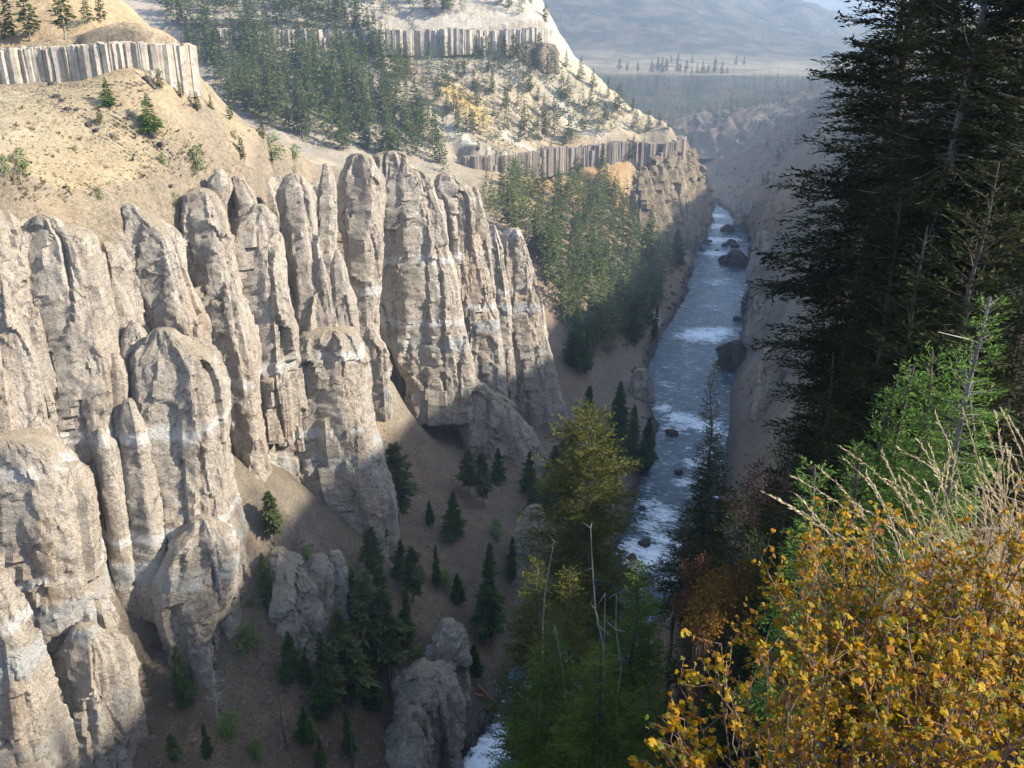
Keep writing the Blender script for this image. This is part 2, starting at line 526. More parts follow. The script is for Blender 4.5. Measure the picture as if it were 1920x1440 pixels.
bd = np.minimum(np.abs(seg_dist(XX, YY, BAND_L)[0]), np.minimum(np.abs(seg_dist(XX, YY, BAND_U)[0]), np.abs(seg_dist(XX, YY, BAND_B)[0])))
calm = 0.25 + 0.75 * sstep(3, 14, bd)
rill = fbm(P3 * np.array([1.0, 0.3, 1]), 6.0, 4, seed=29, ridged=True).reshape(XX.shape) * sstep(60, 110, XX) * sstep(190, 280, YY)
ledge = facets(P3 * np.array([1, 0.6, 1]), 14.0, seed=88).reshape(XX.shape) * sstep(60, 110, XX) * sstep(190, 280, YY)
TT = TT + calm * near_cam * away * (3.0 * rill + 2.2 * ledge)
TT = TT + calm * near_cam * away * (1.8 * n_big + 1.5 * n_rdg + 0.55 * n_fin + 0.28 * n_mic)
TT = np.where(edge < 30, np.maximum(TT, np.clip(edge, 0, 12) * 0.28 - 0.3), TT)
kb = sstep(-2.5, 3.5, edge)
TT = TT * kb + (-2.2) * (1 - kb)
# ground by the camera: a shelf that carries the shrubs and the grass
def shelf(X, Y):
    e = np.maximum(0.42 * Y + 0.25 - X, 0) * sstep(0.8, 1.8, Y)
    return 148.05 + 0.20 * np.minimum(X, 4) + 0.22 * np.clip(X - 1.2, 0, 4) - 0.34 * np.maximum(Y, 0) - 0.02 * np.maximum(Y, 0) ** 2 - 2.4 * e - 0.05 * e * e
ks = 1 - sstep(4, 11, np.hypot(XX, YY))
TT = TT * (1 - ks) + ks * shelf(XX, YY)

def ground(x, y):
    """height of the terrain sheet"""
    x = np.asarray(x, float); y = np.asarray(y, float)
    ix = np.clip(np.searchsorted(gx, x) - 1, 0, len(gx) - 2); iy = np.clip(np.searchsorted(gy, y) - 1, 0, len(gy) - 2)
    a = np.clip((x - gx[ix]) / (gx[ix + 1] - gx[ix]), 0, 1); b = np.clip((y - gy[iy]) / (gy[iy + 1] - gy[iy]), 0, 1)
    return (TT[iy, ix] * (1 - a) * (1 - b) + TT[iy, ix + 1] * a * (1 - b) + TT[iy + 1, ix] * (1 - a) * b + TT[iy + 1, ix + 1] * a * b)

def hit(px, py, y0=8.0, y1=1170.0):
    """where the line of sight through a pixel meets the terrain"""
    d = ray(px, py)
    Y = np.arange(y0, y1, 0.6)
    t = Y / d[1]
    X = d[0] * t
    Z = CAM_Z + d[2] * t
    g = ground(X, Y)
    below = np.nonzero(Z <= g)[0]
    if len(below) == 0:
        return None
    k = below[0]
    return np.array([X[k], Y[k], g[k]])

# soil colours, a property of the ground itself
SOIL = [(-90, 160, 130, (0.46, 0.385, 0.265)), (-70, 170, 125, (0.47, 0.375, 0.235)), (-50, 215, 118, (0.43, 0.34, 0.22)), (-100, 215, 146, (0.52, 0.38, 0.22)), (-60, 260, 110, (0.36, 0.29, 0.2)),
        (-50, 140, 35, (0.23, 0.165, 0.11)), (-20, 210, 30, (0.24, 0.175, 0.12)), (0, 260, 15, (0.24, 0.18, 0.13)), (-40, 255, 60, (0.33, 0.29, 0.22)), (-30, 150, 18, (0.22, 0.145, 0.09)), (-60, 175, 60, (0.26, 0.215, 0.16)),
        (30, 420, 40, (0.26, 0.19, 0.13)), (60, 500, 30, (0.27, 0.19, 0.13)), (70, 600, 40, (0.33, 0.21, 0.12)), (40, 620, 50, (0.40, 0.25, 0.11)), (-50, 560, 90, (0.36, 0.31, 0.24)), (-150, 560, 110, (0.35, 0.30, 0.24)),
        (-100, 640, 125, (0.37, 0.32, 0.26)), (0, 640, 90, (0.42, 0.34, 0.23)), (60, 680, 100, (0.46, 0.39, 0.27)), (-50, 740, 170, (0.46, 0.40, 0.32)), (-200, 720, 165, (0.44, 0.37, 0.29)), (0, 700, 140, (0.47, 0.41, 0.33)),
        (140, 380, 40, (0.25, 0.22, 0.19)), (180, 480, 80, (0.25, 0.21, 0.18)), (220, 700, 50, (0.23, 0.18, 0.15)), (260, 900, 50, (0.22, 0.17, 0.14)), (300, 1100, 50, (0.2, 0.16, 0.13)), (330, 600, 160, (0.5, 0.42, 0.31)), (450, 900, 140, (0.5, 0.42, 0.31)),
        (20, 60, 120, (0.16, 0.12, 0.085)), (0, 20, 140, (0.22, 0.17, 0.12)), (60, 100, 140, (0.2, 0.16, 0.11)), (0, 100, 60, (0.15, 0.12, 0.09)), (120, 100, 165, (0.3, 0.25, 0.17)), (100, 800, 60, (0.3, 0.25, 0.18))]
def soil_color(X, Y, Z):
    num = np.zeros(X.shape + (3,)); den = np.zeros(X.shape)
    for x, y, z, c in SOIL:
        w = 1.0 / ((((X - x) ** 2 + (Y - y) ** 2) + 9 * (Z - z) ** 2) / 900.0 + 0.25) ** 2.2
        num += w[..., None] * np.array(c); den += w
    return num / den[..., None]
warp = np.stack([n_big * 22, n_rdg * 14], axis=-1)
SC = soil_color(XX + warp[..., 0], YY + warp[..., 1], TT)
# pale ash chutes running down the nose and the slope behind
def chute(p0, p1, w, c, amt):
    global SC
    a = hit(*p0); b = hit(*p1)
    if a is None or b is None: return
    d, s = seg_dist(XX, YY, np.array([a[:2], b[:2]]))
    k = np.exp(-(np.abs(d + 2.5 * n_fin + 2 * n_rdg) / w) ** 2) * amt
    SC = SC * (1 - k[..., None]) + np.array(c) * k[..., None]
WHITE = (0.60, 0.56, 0.47)
chute((835, 232), (925, 300), 5, WHITE, 0.95); chute((870, 262), (955, 306), 4, WHITE, 0.8); chute((900, 205), (940, 250), 4, (0.6, 0.5, 0.35), 0.7)
chute((950, 255), (1010, 285), 3.5, WHITE, 0.7); chute((1130, 150), (1205, 215), 9, WHITE, 0.85); chute((1060, 200), (1130, 265), 7, (0.62, 0.58, 0.48), 0.8); chute((1050, 110), (1140, 170), 7, (0.55, 0.46, 0.3), 0.7)
chute((845, 170), (900, 215), 8, (0.56, 0.37, 0.12), 0.9); chute((740, 105), (790, 150), 8, (0.46, 0.33, 0.2), 0.7); chute((850, 32), (1010, 40), 8, (0.54, 0.48, 0.39), 0.6)
chute((1165, 505), (1190, 530), 3.5, WHITE, 0.95); chute((1215, 560), (1240, 610), 2, WHITE, 0.7)
chute((1080, 330), (1170, 345), 8, (0.48, 0.31, 0.13), 0.8)
chute((690, 610), (690, 680), 6, (0.36, 0.37, 0.28), 0.7); chute((700, 650), (800, 720), 5, (0.38, 0.31, 0.22), 0.6)
# dark wet stones along the water
kw = (1 - sstep(1.5, 7.0, edge + 2 * n_rdg))
SC = SC * (1 - kw[..., None]) + np.array((0.075, 0.06, 0.055)) * kw[..., None]

Vt = np.stack([XX.ravel(), YY.ravel(), TT.ravel()], axis=1)
# horizontal roughness on steep ground
gyy, gxx = np.gradient(TT, gy, gx)
steep = sstep(0.8, 2.5, np.hypot(gxx, gyy)).ravel()
jit = np.stack([fbm(Vt, 6.0, 3, seed=40), fbm(Vt, 6.0, 3, seed=41)], axis=1)
Vt[:, :2] += jit * (steep * near_cam.ravel())[:, None] * 1.8
rockc = np.array((0.36, 0.30, 0.24))
kst = sstep(1.1, 2.4, np.hypot(gxx, gyy))[..., None] * 0.6
SC = SC * (1 - kst) + rockc * kst
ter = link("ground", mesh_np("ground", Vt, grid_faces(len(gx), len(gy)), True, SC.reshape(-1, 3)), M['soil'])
tag(ter, "canyon slopes of tan scree and brown talus down to the river", kind="structure")
# ------------------------------------------------------------------ the near cliff: wall sheet and rock pillars
cliff = link("cliff", None, loc=(-50, 190, 40))
tag(cliff, "pale eroded rock wall with pillars and spires on the far canyon side", kind="structure")

def wall_sheet():
    line, s = resample(WALL[1:12], 0.6)
    line = smooth_line(line, it=14)
    tan = np.gradient(line, axis=0)
    tan /= np.linalg.norm(tan, axis=1)[:, None]
    nrm = np.stack([-tan[:, 1], tan[:, 0]], axis=1)
    zb = ground(*(line - nrm * 4.0).T) - 5.0
    zt = ground(*(line + nrm * 4.7).T) - 1.4
    zt = np.convolve(np.pad(zt, 4, mode='edge'), np.ones(9) / 9, 'valid') + 0.3
    nv = 130
    h = np.linspace(0, 1, nv)
    Sx, Hh = np.meshgrid(s, h)
    Z = zb[None] + (zt - zb)[None] * Hh
    lean = -4.9 + 8.6 * Hh + 3.0 * np.maximum(Hh - 0.93, 0) * 9
    q = np.stack([Sx.ravel(), np.zeros(Sx.size), Z.ravel()], axis=1)
    fl = fbm(q * np.array([1, 1, 0.22]), 13.0, 4, seed=5, ridged=True)
    bl_ = fbm(q * np.array([1, 1, 0.6]), 7.0, 4, seed=6)
    fi = fbm(q, 1.9, 4, seed=7)
    led = fbm(q * np.array([0.15, 1, 1]), 6.0, 3, seed=8)
    disp = 1.5 * fl + 0.6 * bl_ + 0.30 * fi + 0.4 * led + 2.3 * facets(q * np.array([1, 1, 0.13]), 6.0, seed=61, tilt=0.75) + 0.6 * facets(q * np.array([0.7, 1, 0.45]), 3.6, seed=63) + 0.35 * facets(q * np.array([1, 1, 0.6]), 1.7, seed=62)
    off = lean.ravel() - disp
    V = np.empty((Sx.size, 3))
    V[:, 0] = np.tile(line[:, 0], nv) + np.tile(nrm[:, 0], nv) * off
    V[:, 1] = np.tile(line[:, 1], nv) + np.tile(nrm[:, 1], nv) * off
    V[:, 2] = Z.ravel() + 0.3 * fi
    wme = mesh_np("cliff_wall", V, grid_faces(len(s), nv))
    wme.set_sharp_from_angle(angle=R_(32))
    link("cliff_wall", wme, M['rock'], cliff, loc=-cliff.location)
wall_sheet()

def loft(rows, Yref, lean=0.10, deep=1.15, seed=0, rough=1.0, zref=60.0, seg=None, sink=6.0, step=0.46):
    """a tapering rock body from outline rows (pixel row, left, right) standing at the distance Yref"""
    C = []
    for (y, a, b) in rows:
        d = ray((a + b) / 2, y)
        t = (Yref + lean * (CAM_Z - zref)) / (d[1] - lean * d[2])
        C.append((d[0] * t, d[1] * t, CAM_Z + d[2] * t, (b - a) / 2 * t / FPX))
    C = np.array(C)[::-1]                     # bottom first
    C = np.vstack([[C[0, 0], C[0, 1], C[0, 2] - sink, C[0, 3] * 1.08], C])
    zs = np.linspace(C[0, 2], C[-1, 2], max(10, int((C[-1, 2] - C[0, 2]) / step)))
    cx = np.interp(zs, C[:, 2], C[:, 0]); cyy = np.interp(zs, C[:, 2], C[:, 1]); r = np.interp(zs, C[:, 2], C[:, 3])
    k = np.ones(5) / 5
    r[2:-2] = np.convolve(r, k, 'valid'); cx[2:-2] = np.convolve(cx, k, 'valid')
    # rounded head
    rt = r[-1]
    for a in (0.35, 0.65, 0.88, 0.98):
        zs = np.append(zs, C[-1, 2] + a * min(rt * 0.8, 2.2)); cx = np.append(cx, cx[-1]); cyy = np.append(cyy, cyy[-1]); r = np.append(r, rt * math.sqrt(1 - a * a))
    n = seg or int(np.clip(2 * math.pi * r.max() / step, 18, 130))
    th = np.linspace(0, 2 * math.pi, n, endpoint=False)
    ct, st = np.cos(th), np.sin(th)
    e = 0.62
    ux = np.sign(ct) * np.abs(ct) ** e; uy = np.sign(st) * np.abs(st) ** e
    X = cx[:, None] + r[:, None] * ux[None]
    Y = (cyy + r * deep * 0.70)[:, None] + r[:, None] * deep * uy[None]
    Z = np.repeat(zs[:, None], n, axis=1)
    V = np.stack([X.ravel(), Y.ravel(), Z.ravel()], axis=1)
    rad = np.stack([np.tile(ux, len(zs)), np.tile(uy, len(zs)), np.zeros(len(V))], axis=1)
    rr = np.repeat(np.maximum(r, 0.25), n)
    big = np.clip(rr * 0.9, 1.0, 6.0)
    d1 = fbm(V * np.array([1, 1, 0.35]) + seed * 31, 7.0, 3, seed=seed + 100)
    thv = np.tile(th, len(zs))
    q = np.stack([np.cos(thv) * 1.4 + seed, np.sin(thv) * 1.4, V[:, 2] / 40.0], axis=1)
    d2 = fbm(q, 1.0, 2, seed=seed + 120, ridged=True)
    f1 = facets(V * np.array([1, 1, 0.13]), 4.2, seed=seed + 130, tilt=0.75)
    f0 = facets(V * np.array([0.7, 0.7, 0.45]), 3.6, seed=seed + 133)
    f2 = facets(V * np.array([1, 1, 0.6]), 1.5, seed=seed + 135)
    d3 = fbm(V, 0.9, 4, seed=seed + 140)
    disp = rough * (np.minimum(rr * 0.14, 0.7) * d1 + np.minimum(rr * 0.16, 0.8) * d2 + np.minimum(rr * 0.30, 1.2) * f1 + np.minimum(rr * 0.10, 0.36) * f0 + np.minimum(rr * 0.08, 0.24) * f2 + np.minimum(rr * 0.10, 0.22) * d3)
    V = V + rad * disp[:, None]
    V[:, 2] += 0.25 * d3
    top = len(V)
    V = np.vstack([V, [[cx[-1], cyy[-1] + r[-1] * deep, zs[-1] + 0.05]]])
    i = np.arange(n) + (len(zs) - 1) * n
    cap = np.stack([i, np.roll(i, -1), np.full(n, top)], axis=1)
    me = mesh_np("rock_pillar", V, [grid_faces(n, len(zs), True), cap])
    me.set_sharp_from_angle(angle=R_(32))
    return me

PILLARS = [
    # (distance, lean, deep, rows)
    (131, 0.16, 1.0, [(492, -75, 2), (560, -75, 26), (640, -75, 50), (720, -70, 66), (800, -60, 82), (870, -60, 96), (960, -60, 110)]),
    (137, 0.16, 0.8, [(428, 48, 112), (446, 16, 145), (520, 10, 166), (600, 34, 186), (680, 56, 198), (760, 74, 202), (850, 92, 206), (950, 110, 215)]),
    (142, 0.15, 1.2, [(492, 164, 172), (530, 170, 190), (580, 182, 208), (630, 194, 219), (690, 206, 228), (760, 214, 236)]),
    (145, 0.15, 1.1, [(525, 208, 216), (560, 208, 232), (610, 214, 246), (680, 222, 256)]),
    (143, 0.15, 1.0, [(602, 244, 251), (622, 235, 264), (660, 228, 276), (720, 224, 296), (800, 222, 310)]),
    (152, 0.14, 0.9, [(394, 228, 258), (412, 222, 284), (440, 216, 318), (480, 224, 332), (540, 252, 346), (600, 276, 364), (680, 290, 386), (760, 296, 400), (860, 300, 412)]),
    (143, 0.10, 0.85, [(636, 282, 332), (680, 246, 384), (740, 234, 402), (820, 228, 406), (900, 226, 410), (980, 230, 420), (1060, 238, 430), (1130, 262, 436)]),
    (140, 0.12, 1.0, [(672, 202, 222), (700, 192, 234), (780, 194, 242), (860, 202, 250), (950, 214, 262)]),
    (136, 0.12, 1.0, [(806, 181, 190), (840, 175, 208), (900, 183, 220), (980, 196, 234), (1060, 206, 246)]),
    (138, 0.12, 1.0, [(756, 230, 248), (800, 225, 264), (880, 226, 276), (980, 232, 292), (1060, 240, 300)]),
    (144, 0.12, 1.0, [(710, 358, 374), (740, 352, 394), (800, 357, 408), (880, 362, 412), (960, 370, 420), (1010, 376, 426)]),
    (124, 0.14, 0.7, [(846, -60, 76), (890, -60, 106), (960, -60, 126), (1040, -60, 136), (1120, -60, 142), (1200, -60, 140), (1280, -60, 118), (1360, -60, 96)]),
    (131, 0.12, 1.0, [(868, 108, 134), (900, 104, 154), (960, 114, 163), (1020, 124, 172), (1090, 130, 184)]),
    (112, 0.10, 0.9, [(1096, -40, 4), (1180, -40, 28), (1260, -40, 50), (1340, -40, 70), (1440, -40, 96), (1500, -40, 104)]),
    (121, 0.10, 0.8, [(1192, 132, 182), (1226, 104, 206), (1290, 86, 220), (1380, 76, 230), (1440, 72, 236), (1500, 72, 240)]),
    (127, 0.10, 0.9, [(1106, 126, 150), (1140, 112, 180), (1180, 98, 190), (1230, 92, 192)]),
    (137, 0.10, 0.8, [(988, 356, 402), (1012, 332, 428), (1070, 304, 434), (1130, 288, 424), (1180, 300, 400), (1210, 316, 384)]),
    (164, 0.14, 0.9, [(372, 348, 396), (410, 344, 416), (470, 350, 432), (540, 362, 446), (610, 380, 458), (680, 400, 472), (740, 416, 476), (820, 430, 484)]),
    (171, 0.14, 0.9, [(396, 468, 500), (416, 440, 508), (470, 424, 518), (540, 428, 524), (600, 440, 536), (650, 462, 534), (720, 474, 536)]),
    (177, 0.14, 0.9, [(340, 432, 456), (366, 438, 476), (400, 442, 482), (440, 446, 490)]),
    (171, 0.12, 0.9, [(326, 398, 420), (345, 384, 432), (372, 386, 426), (400, 392, 414)]),
    (186, 0.12, 0.8, [(342, 530, 572), (362, 518, 584), (420, 528, 590), (480, 534, 594), (520, 548, 596), (570, 552, 600), (660, 548, 606)]),
    (195, 0.12, 0.9, [(314, 602, 620), (345, 596, 630), (400, 592, 632), (460, 590, 628), (540, 586, 622), (640, 580, 620)]),
    (186, 0.10, 1.1, [(484, 599, 604), (510, 592, 613), (560, 586, 626), (620, 576, 640), (690, 566, 650)]),
    (189, 0.10, 1.1, [(470, 629, 635), (500, 621, 646), (560, 622, 658), (620, 622, 666), (700, 620, 674)]),
    (184, 0.08, 0.85, [(636, 566, 664), (690, 542, 676), (770, 530, 682), (840, 526, 694), (900, 530, 710), (960, 548, 726)]),
    (181, 0.10, 1.0, [(590, 536, 545), (620, 518, 553), (670, 506, 558), (740, 500, 560)]),
    (178, 0.10, 1.0, [(640, 508, 524), (670, 502, 532), (730, 498, 540)]),
    (232, 0.10, 0.9, [(304, 646, 698), (336, 634, 710), (400, 634, 714), (460, 646, 712), (540, 656, 706), (610, 664, 706), (680, 670, 712)]),
    (262, 0.08, 0.6, [(298, 706, 764), (316, 701, 777), (344, 700, 778)]),
    (263, 0.08, 0.45, [(330, 724, 800), (400, 712, 828), (480, 706, 842), (560, 706, 860), (640, 722, 872), (720, 760, 884)]),
    (276, 0.08, 0.7, [(338, 818, 858), (366, 812, 886), (420, 832, 886), (470, 840, 878), (520, 846, 886)]),
    (281, 0.08, 0.9, [(354, 886, 896), (384, 880, 904), (420, 880, 912), (470, 886, 918), (540, 900, 926)]),
    (279, 0.08, 0.7, [(450, 842, 900), (520, 858, 916), (600, 870, 932), (680, 876, 944), (760, 872, 950)]),
    (296, 0.08, 0.8, [(428, 914, 930), (470, 908, 940), (550, 918, 952), (640, 926, 962), (730, 930, 970)]),
    (300, 0.08, 0.7, [(440, 944, 976), (466, 936, 990), (540, 938, 1006), (620, 944, 1024), (700, 948, 1040), (780, 946, 1056), (850, 950, 1064)]),
    (268, 0.08, 0.6, [(730, 862, 910), (770, 846, 960), (840, 866, 1010), (900, 930, 1040)]),
    (218, 0.10, 0.6, [(620, 684, 700), (650, 680, 716), (700, 682, 730)]),
]
for k, (Yr, ln, dp, rows) in enumerate(PILLARS):
    link("rock_pillar", loft(rows, Yr, ln, dp, seed=k + 1, sink=13.0), M['rock'], cliff, loc=-cliff.location)

# outcrops standing out of the talus, each set where its foot meets the slope
def outcrop(rows, label, deep=0.9, seed=0, mat='rock', back=0.0, sink=9.0, rough=1.6):
    y, a, b = rows[-1]
    h = hit((a + b) / 2, y)
    Yr = h[1] + back
    o = link("rock_outcrop", loft(rows, Yr, 0.10, deep, seed=seed, zref=h[2], sink=sink, rough=rough), M[mat])
    return tag(o, label, "rock")
outcrop([(1172, 824, 850), (1195, 814, 866), (1240, 812, 868), (1275, 812, 868)], "pale rounded rock knob above the riverside bluff, under a dark fir", seed=51)
outcrop([(1268, 770, 826), (1300, 742, 848), (1350, 736, 852), (1400, 732, 850), (1440, 728, 846)], "large pale bluff at the water's edge near the white rapid", seed=52)
outcrop([(1345, 762, 800), (1380, 746, 812), (1440, 720, 820), (1500, 700, 826)], "low pale bluff at the bottom edge beside the dark bank", seed=53)
outcrop([(958, 988, 1014), (985, 972, 1020), (1040, 956, 1018), (1100, 946, 1016)], "pale cliff knob in shade just left of the tall snags", seed=54)
outcrop([(1046, 588, 604), (1075, 580, 616), (1120, 576, 618), (1165, 574, 622)], "brown rock rib in the middle of the talus, one of two", seed=55)
outcrop([(1040, 618, 634), (1075, 612, 642), (1120, 612, 646), (1160, 612, 650)], "narrow brown rock rib right beside another on the talus", seed=56)
outcrop([(1040, 504, 530), (1070, 492, 556), (1110, 484, 580), (1160, 470, 600)], "brown rock hump beside the gully below the buttress", seed=57)
outcrop([(700, 1196, 1216), (720, 1186, 1222), (748, 1184, 1224)], "small grey cliff on the left river bank below the forest", seed=58)
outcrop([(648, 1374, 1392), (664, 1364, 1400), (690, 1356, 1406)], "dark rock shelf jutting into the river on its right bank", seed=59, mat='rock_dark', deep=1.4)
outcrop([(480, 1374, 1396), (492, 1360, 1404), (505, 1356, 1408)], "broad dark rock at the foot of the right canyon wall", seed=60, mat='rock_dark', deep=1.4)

outcrop([(560, 1418, 1432), (590, 1410, 1440), (640, 1406, 1444)], "brown rock rib on the right canyon wall opposite the weir", seed=61)
outcrop([(440, 1424, 1440), (465, 1418, 1450), (500, 1414, 1454)], "brown crag high on the right canyon wall", seed=62)
outcrop([(660, 1440, 1456), (700, 1430, 1466), (750, 1426, 1470)], "low brown crag on the right wall near the dark firs", seed=63)
outcrop([(360, 1392, 1402), (380, 1386, 1410), (404, 1384, 1412)], "small brown crag on the right wall above the upper rapid", seed=64)

# the cliff of the far point at the river bend
def tip_cliff():
    root = link("cliff", None, loc=hit(1290, 430))
    tag(root, "far golden cliff point where the river bends out of sight", kind="structure")
    ribs = [[(318, 1196, 1212), (350, 1190, 1222), (400, 1188, 1228), (450, 1190, 1230)], [(300, 1222, 1240), (340, 1216, 1250), (400, 1214, 1254), (470, 1220, 1256)], [(268, 1250, 1268), (300, 1244, 1278), (360, 1240, 1284), (430, 1244, 1284), (470, 1250, 1280)],
            [(262, 1274, 1286), (290, 1268, 1298), (340, 1268, 1304), (400, 1270, 1310), (440, 1276, 1310)], [(282, 1294, 1304), (310, 1290, 1314), (350, 1290, 1322), (400, 1292, 1328), (428, 1296, 1328)], [(322, 1312, 1322), (350, 1310, 1330), (380, 1312, 1336), (412, 1314, 1337)],
            [(340, 1236, 1246), (380, 1232, 1256), (440, 1230, 1262), (480, 1232, 1262)], [(350, 1276, 1284), (390, 1270, 1294), (430, 1268, 1300), (455, 1268, 1300)]]
    for k, r in enumerate(ribs):
        y, a, b = r[-1]
        h = hit((a + b) / 2, y)
        hm = hit((r[1][1] + r[1][2]) / 2, r[1][0] + 12)
        ln = (hm[1] - h[1]) / max(hm[2] - h[2], 5.0) if hm is not None else 0.2
        link("rock_rib", loft(r, h[1] - 2.5, min(max(ln, 0.0), 0.9), 1.0, seed=71 + k, zref=h[2], rough=2.0, step=1.2, sink=10), M['rock_tip'], root, loc=-root.location)
tip_cliff()

# ------------------------------------------------------------------ basalt column bands
def mat_basalt(name, light, mid, stain, sc_=1.0):
    t = NT(name)
    P = t.pos()
    oi = t.n("ShaderNodeObjectInfo").outputs["Random"]
    c = t.mix(t.ramp(oi, [(0.1, 0.1), (0.9, 0.75)]), light, mid)
    s = t.noise(t.scaled(P, (1, 1, 0.08)), 0.7 * sc_, 5, 0.65)
    c = t.mix(t.ramp(s, [(0.42, 0), (0.7, 0.8)]), c, t.mix(t.math('FRACT', t.math('MULTIPLY', oi, 7.3)), mid, stain))
    c = t.mix(t.ramp(t.noise(P, 1.2 * sc_, 6, 0.75), [(0.36, 0.75), (0.50, 0)]), c, (0.15, 0.13, 0.11))
    c = t.mix(t.ramp(t.noise(P, 0.22 * sc_, 5, 0.65), [(0.45, 0.0), (0.62, 0.6)]), c, (0.20, 0.175, 0.15))
    t.color(c)
    t.normal(t.bump(t.noise(t.scaled(P, (1, 1, 0.3)), 1.6 * sc_, 6, 0.7), 0.8, 0.25 / sc_))
    return t.m
M['basalt'] = mat_basalt("basalt", (0.47, 0.415, 0.34), (0.33, 0.29, 0.245), (0.46, 0.33, 0.17))
M['basalt_low'] = mat_basalt("basalt_dark", (0.25, 0.215, 0.18), (0.14, 0.12, 0.10), (0.36, 0.24, 0.15), 0.45)

def col_mesh(seed):
    r = random.Random(seed)
    n = r.choice((5, 6, 6, 7))
    ang = [2 * math.pi * (i + r.uniform(-0.16, 0.16)) / n for i in range(n)]
    V = []; nl = 6
    for j in range(nl):
        h = j / (nl - 1)
        dx, dy = r.uniform(-0.05, 0.05), r.uniform(-0.05, 0.05)
        for a in ang:
            k = 1 + r.uniform(-0.05, 0.05)
            V.append((math.cos(a) * k + dx, math.sin(a) * k + dy, h + (r.uniform(-0.02, 0.02) if j == nl - 1 else 0)))
    V = np.array(V)
    F = grid_faces(n, nl, True)
    V = np.vstack([V, [[0, 0, 1.0]]])
    i = np.arange(n) + (nl - 1) * n
    return mesh_np("basalt_column", V, [F, np.stack([i, np.roll(i, -1), np.full(n, n * nl)], axis=1)], smooth=False)
COLM = {'basalt': [col_mesh(k) for k in range(7)], 'basalt_low': [col_mesh(20 + k) for k in range(7)]}
for k_, l_ in COLM.items():
    for m_ in l_: m_.materials.append(M[k_])

def band(line, h, w, mat, label, zbase, rows=2, seed=0, s0=0.0, s1=1.0, broken=0.12, jag=1.0, vary=(0.62, 1.3)):
    rnd = random.Random(seed)
    root = link("basalt_cliff", None, loc=(line[1][0], line[1][1], float(ground(line[1][0], line[1][1]))))
    tag(root, label, kind="structure")
    inv = root.location.copy()
    ln, s = resample(line, 0.5)
    L = s[-1]
    for row in range(rows):
        p = s0 * L + row * w * 0.4
        while p < s1 * L:
            ww = w * rnd.uniform(*vary)
            x = np.interp(p + ww / 2, s, ln[:, 0]); y = np.interp(p + ww / 2, s, ln[:, 1])
            x2 = np.interp(p + ww / 2 + 0.6, s, ln[:, 0]); y2 = np.interp(p + ww / 2 + 0.6, s, ln[:, 1])
            tx, ty = x2 - x, y2 - y
            q = math.hypot(tx, ty) or 1
            nx, ny = -ty / q, tx / q
            off = row * w * 0.62 + rnd.uniform(-0.30, 0.22) * w * jag + w * 0.5 * math.sin(p / w * 0.35 + seed)
            x += nx * off; y += ny * off
            zb = zbase + 0.05 * h * math.sin(p * 0.11) - h * 0.35
            hh = h * (1.34 + 0.04 * math.sin(p * 0.09 + 2) + 0.02 * math.sin(p * 0.31) + rnd.uniform(-0.025, 0.02) + row * 0.02)
            if row == 0 and rnd.random() < broken: hh *= rnd.uniform(0.5, 0.85)
            o = link("basalt_column", rnd.choice(COLM[mat]), None, root)
            o.location = (x - inv.x, y - inv.y, zb - inv.z)
            o.scale = (ww * 0.88, ww * 0.88, hh)
            o.rotation_euler = (rnd.uniform(-0.02, 0.02), rnd.uniform(-0.02, 0.02), rnd.uniform(0, 6.28))
            p += ww
    return root
band(BAND_L[1:], 7.2, 0.95, 'basalt', "near band of pale columnar basalt above the tan scree slope", 138.8, seed=1, s0=0.30, s1=0.90, jag=0.7, vary=(0.5, 1.3), broken=0.06)
band(BAND_U, 12.5, 3.0, 'basalt', "far upper band of pale basalt columns below the skyline trees", 134.0, seed=2, s0=0.22, rows=2, jag=1.3, vary=(0.45, 1.2))
band(BAND_B, 13.0, 2.7, 'basalt_low', "dark lower band of basalt columns on the far point", 60.0, seed=3, rows=2, broken=0.12, jag=1.0, vary=(0.45, 1.2))
bc = outcrop([(86, 960, 1040), (100, 948, 1046), (112, 950, 1044)], "pale rock ledge under the far upper basalt columns", deep=0.5, seed=80, mat='rock_tip', rough=1.4)

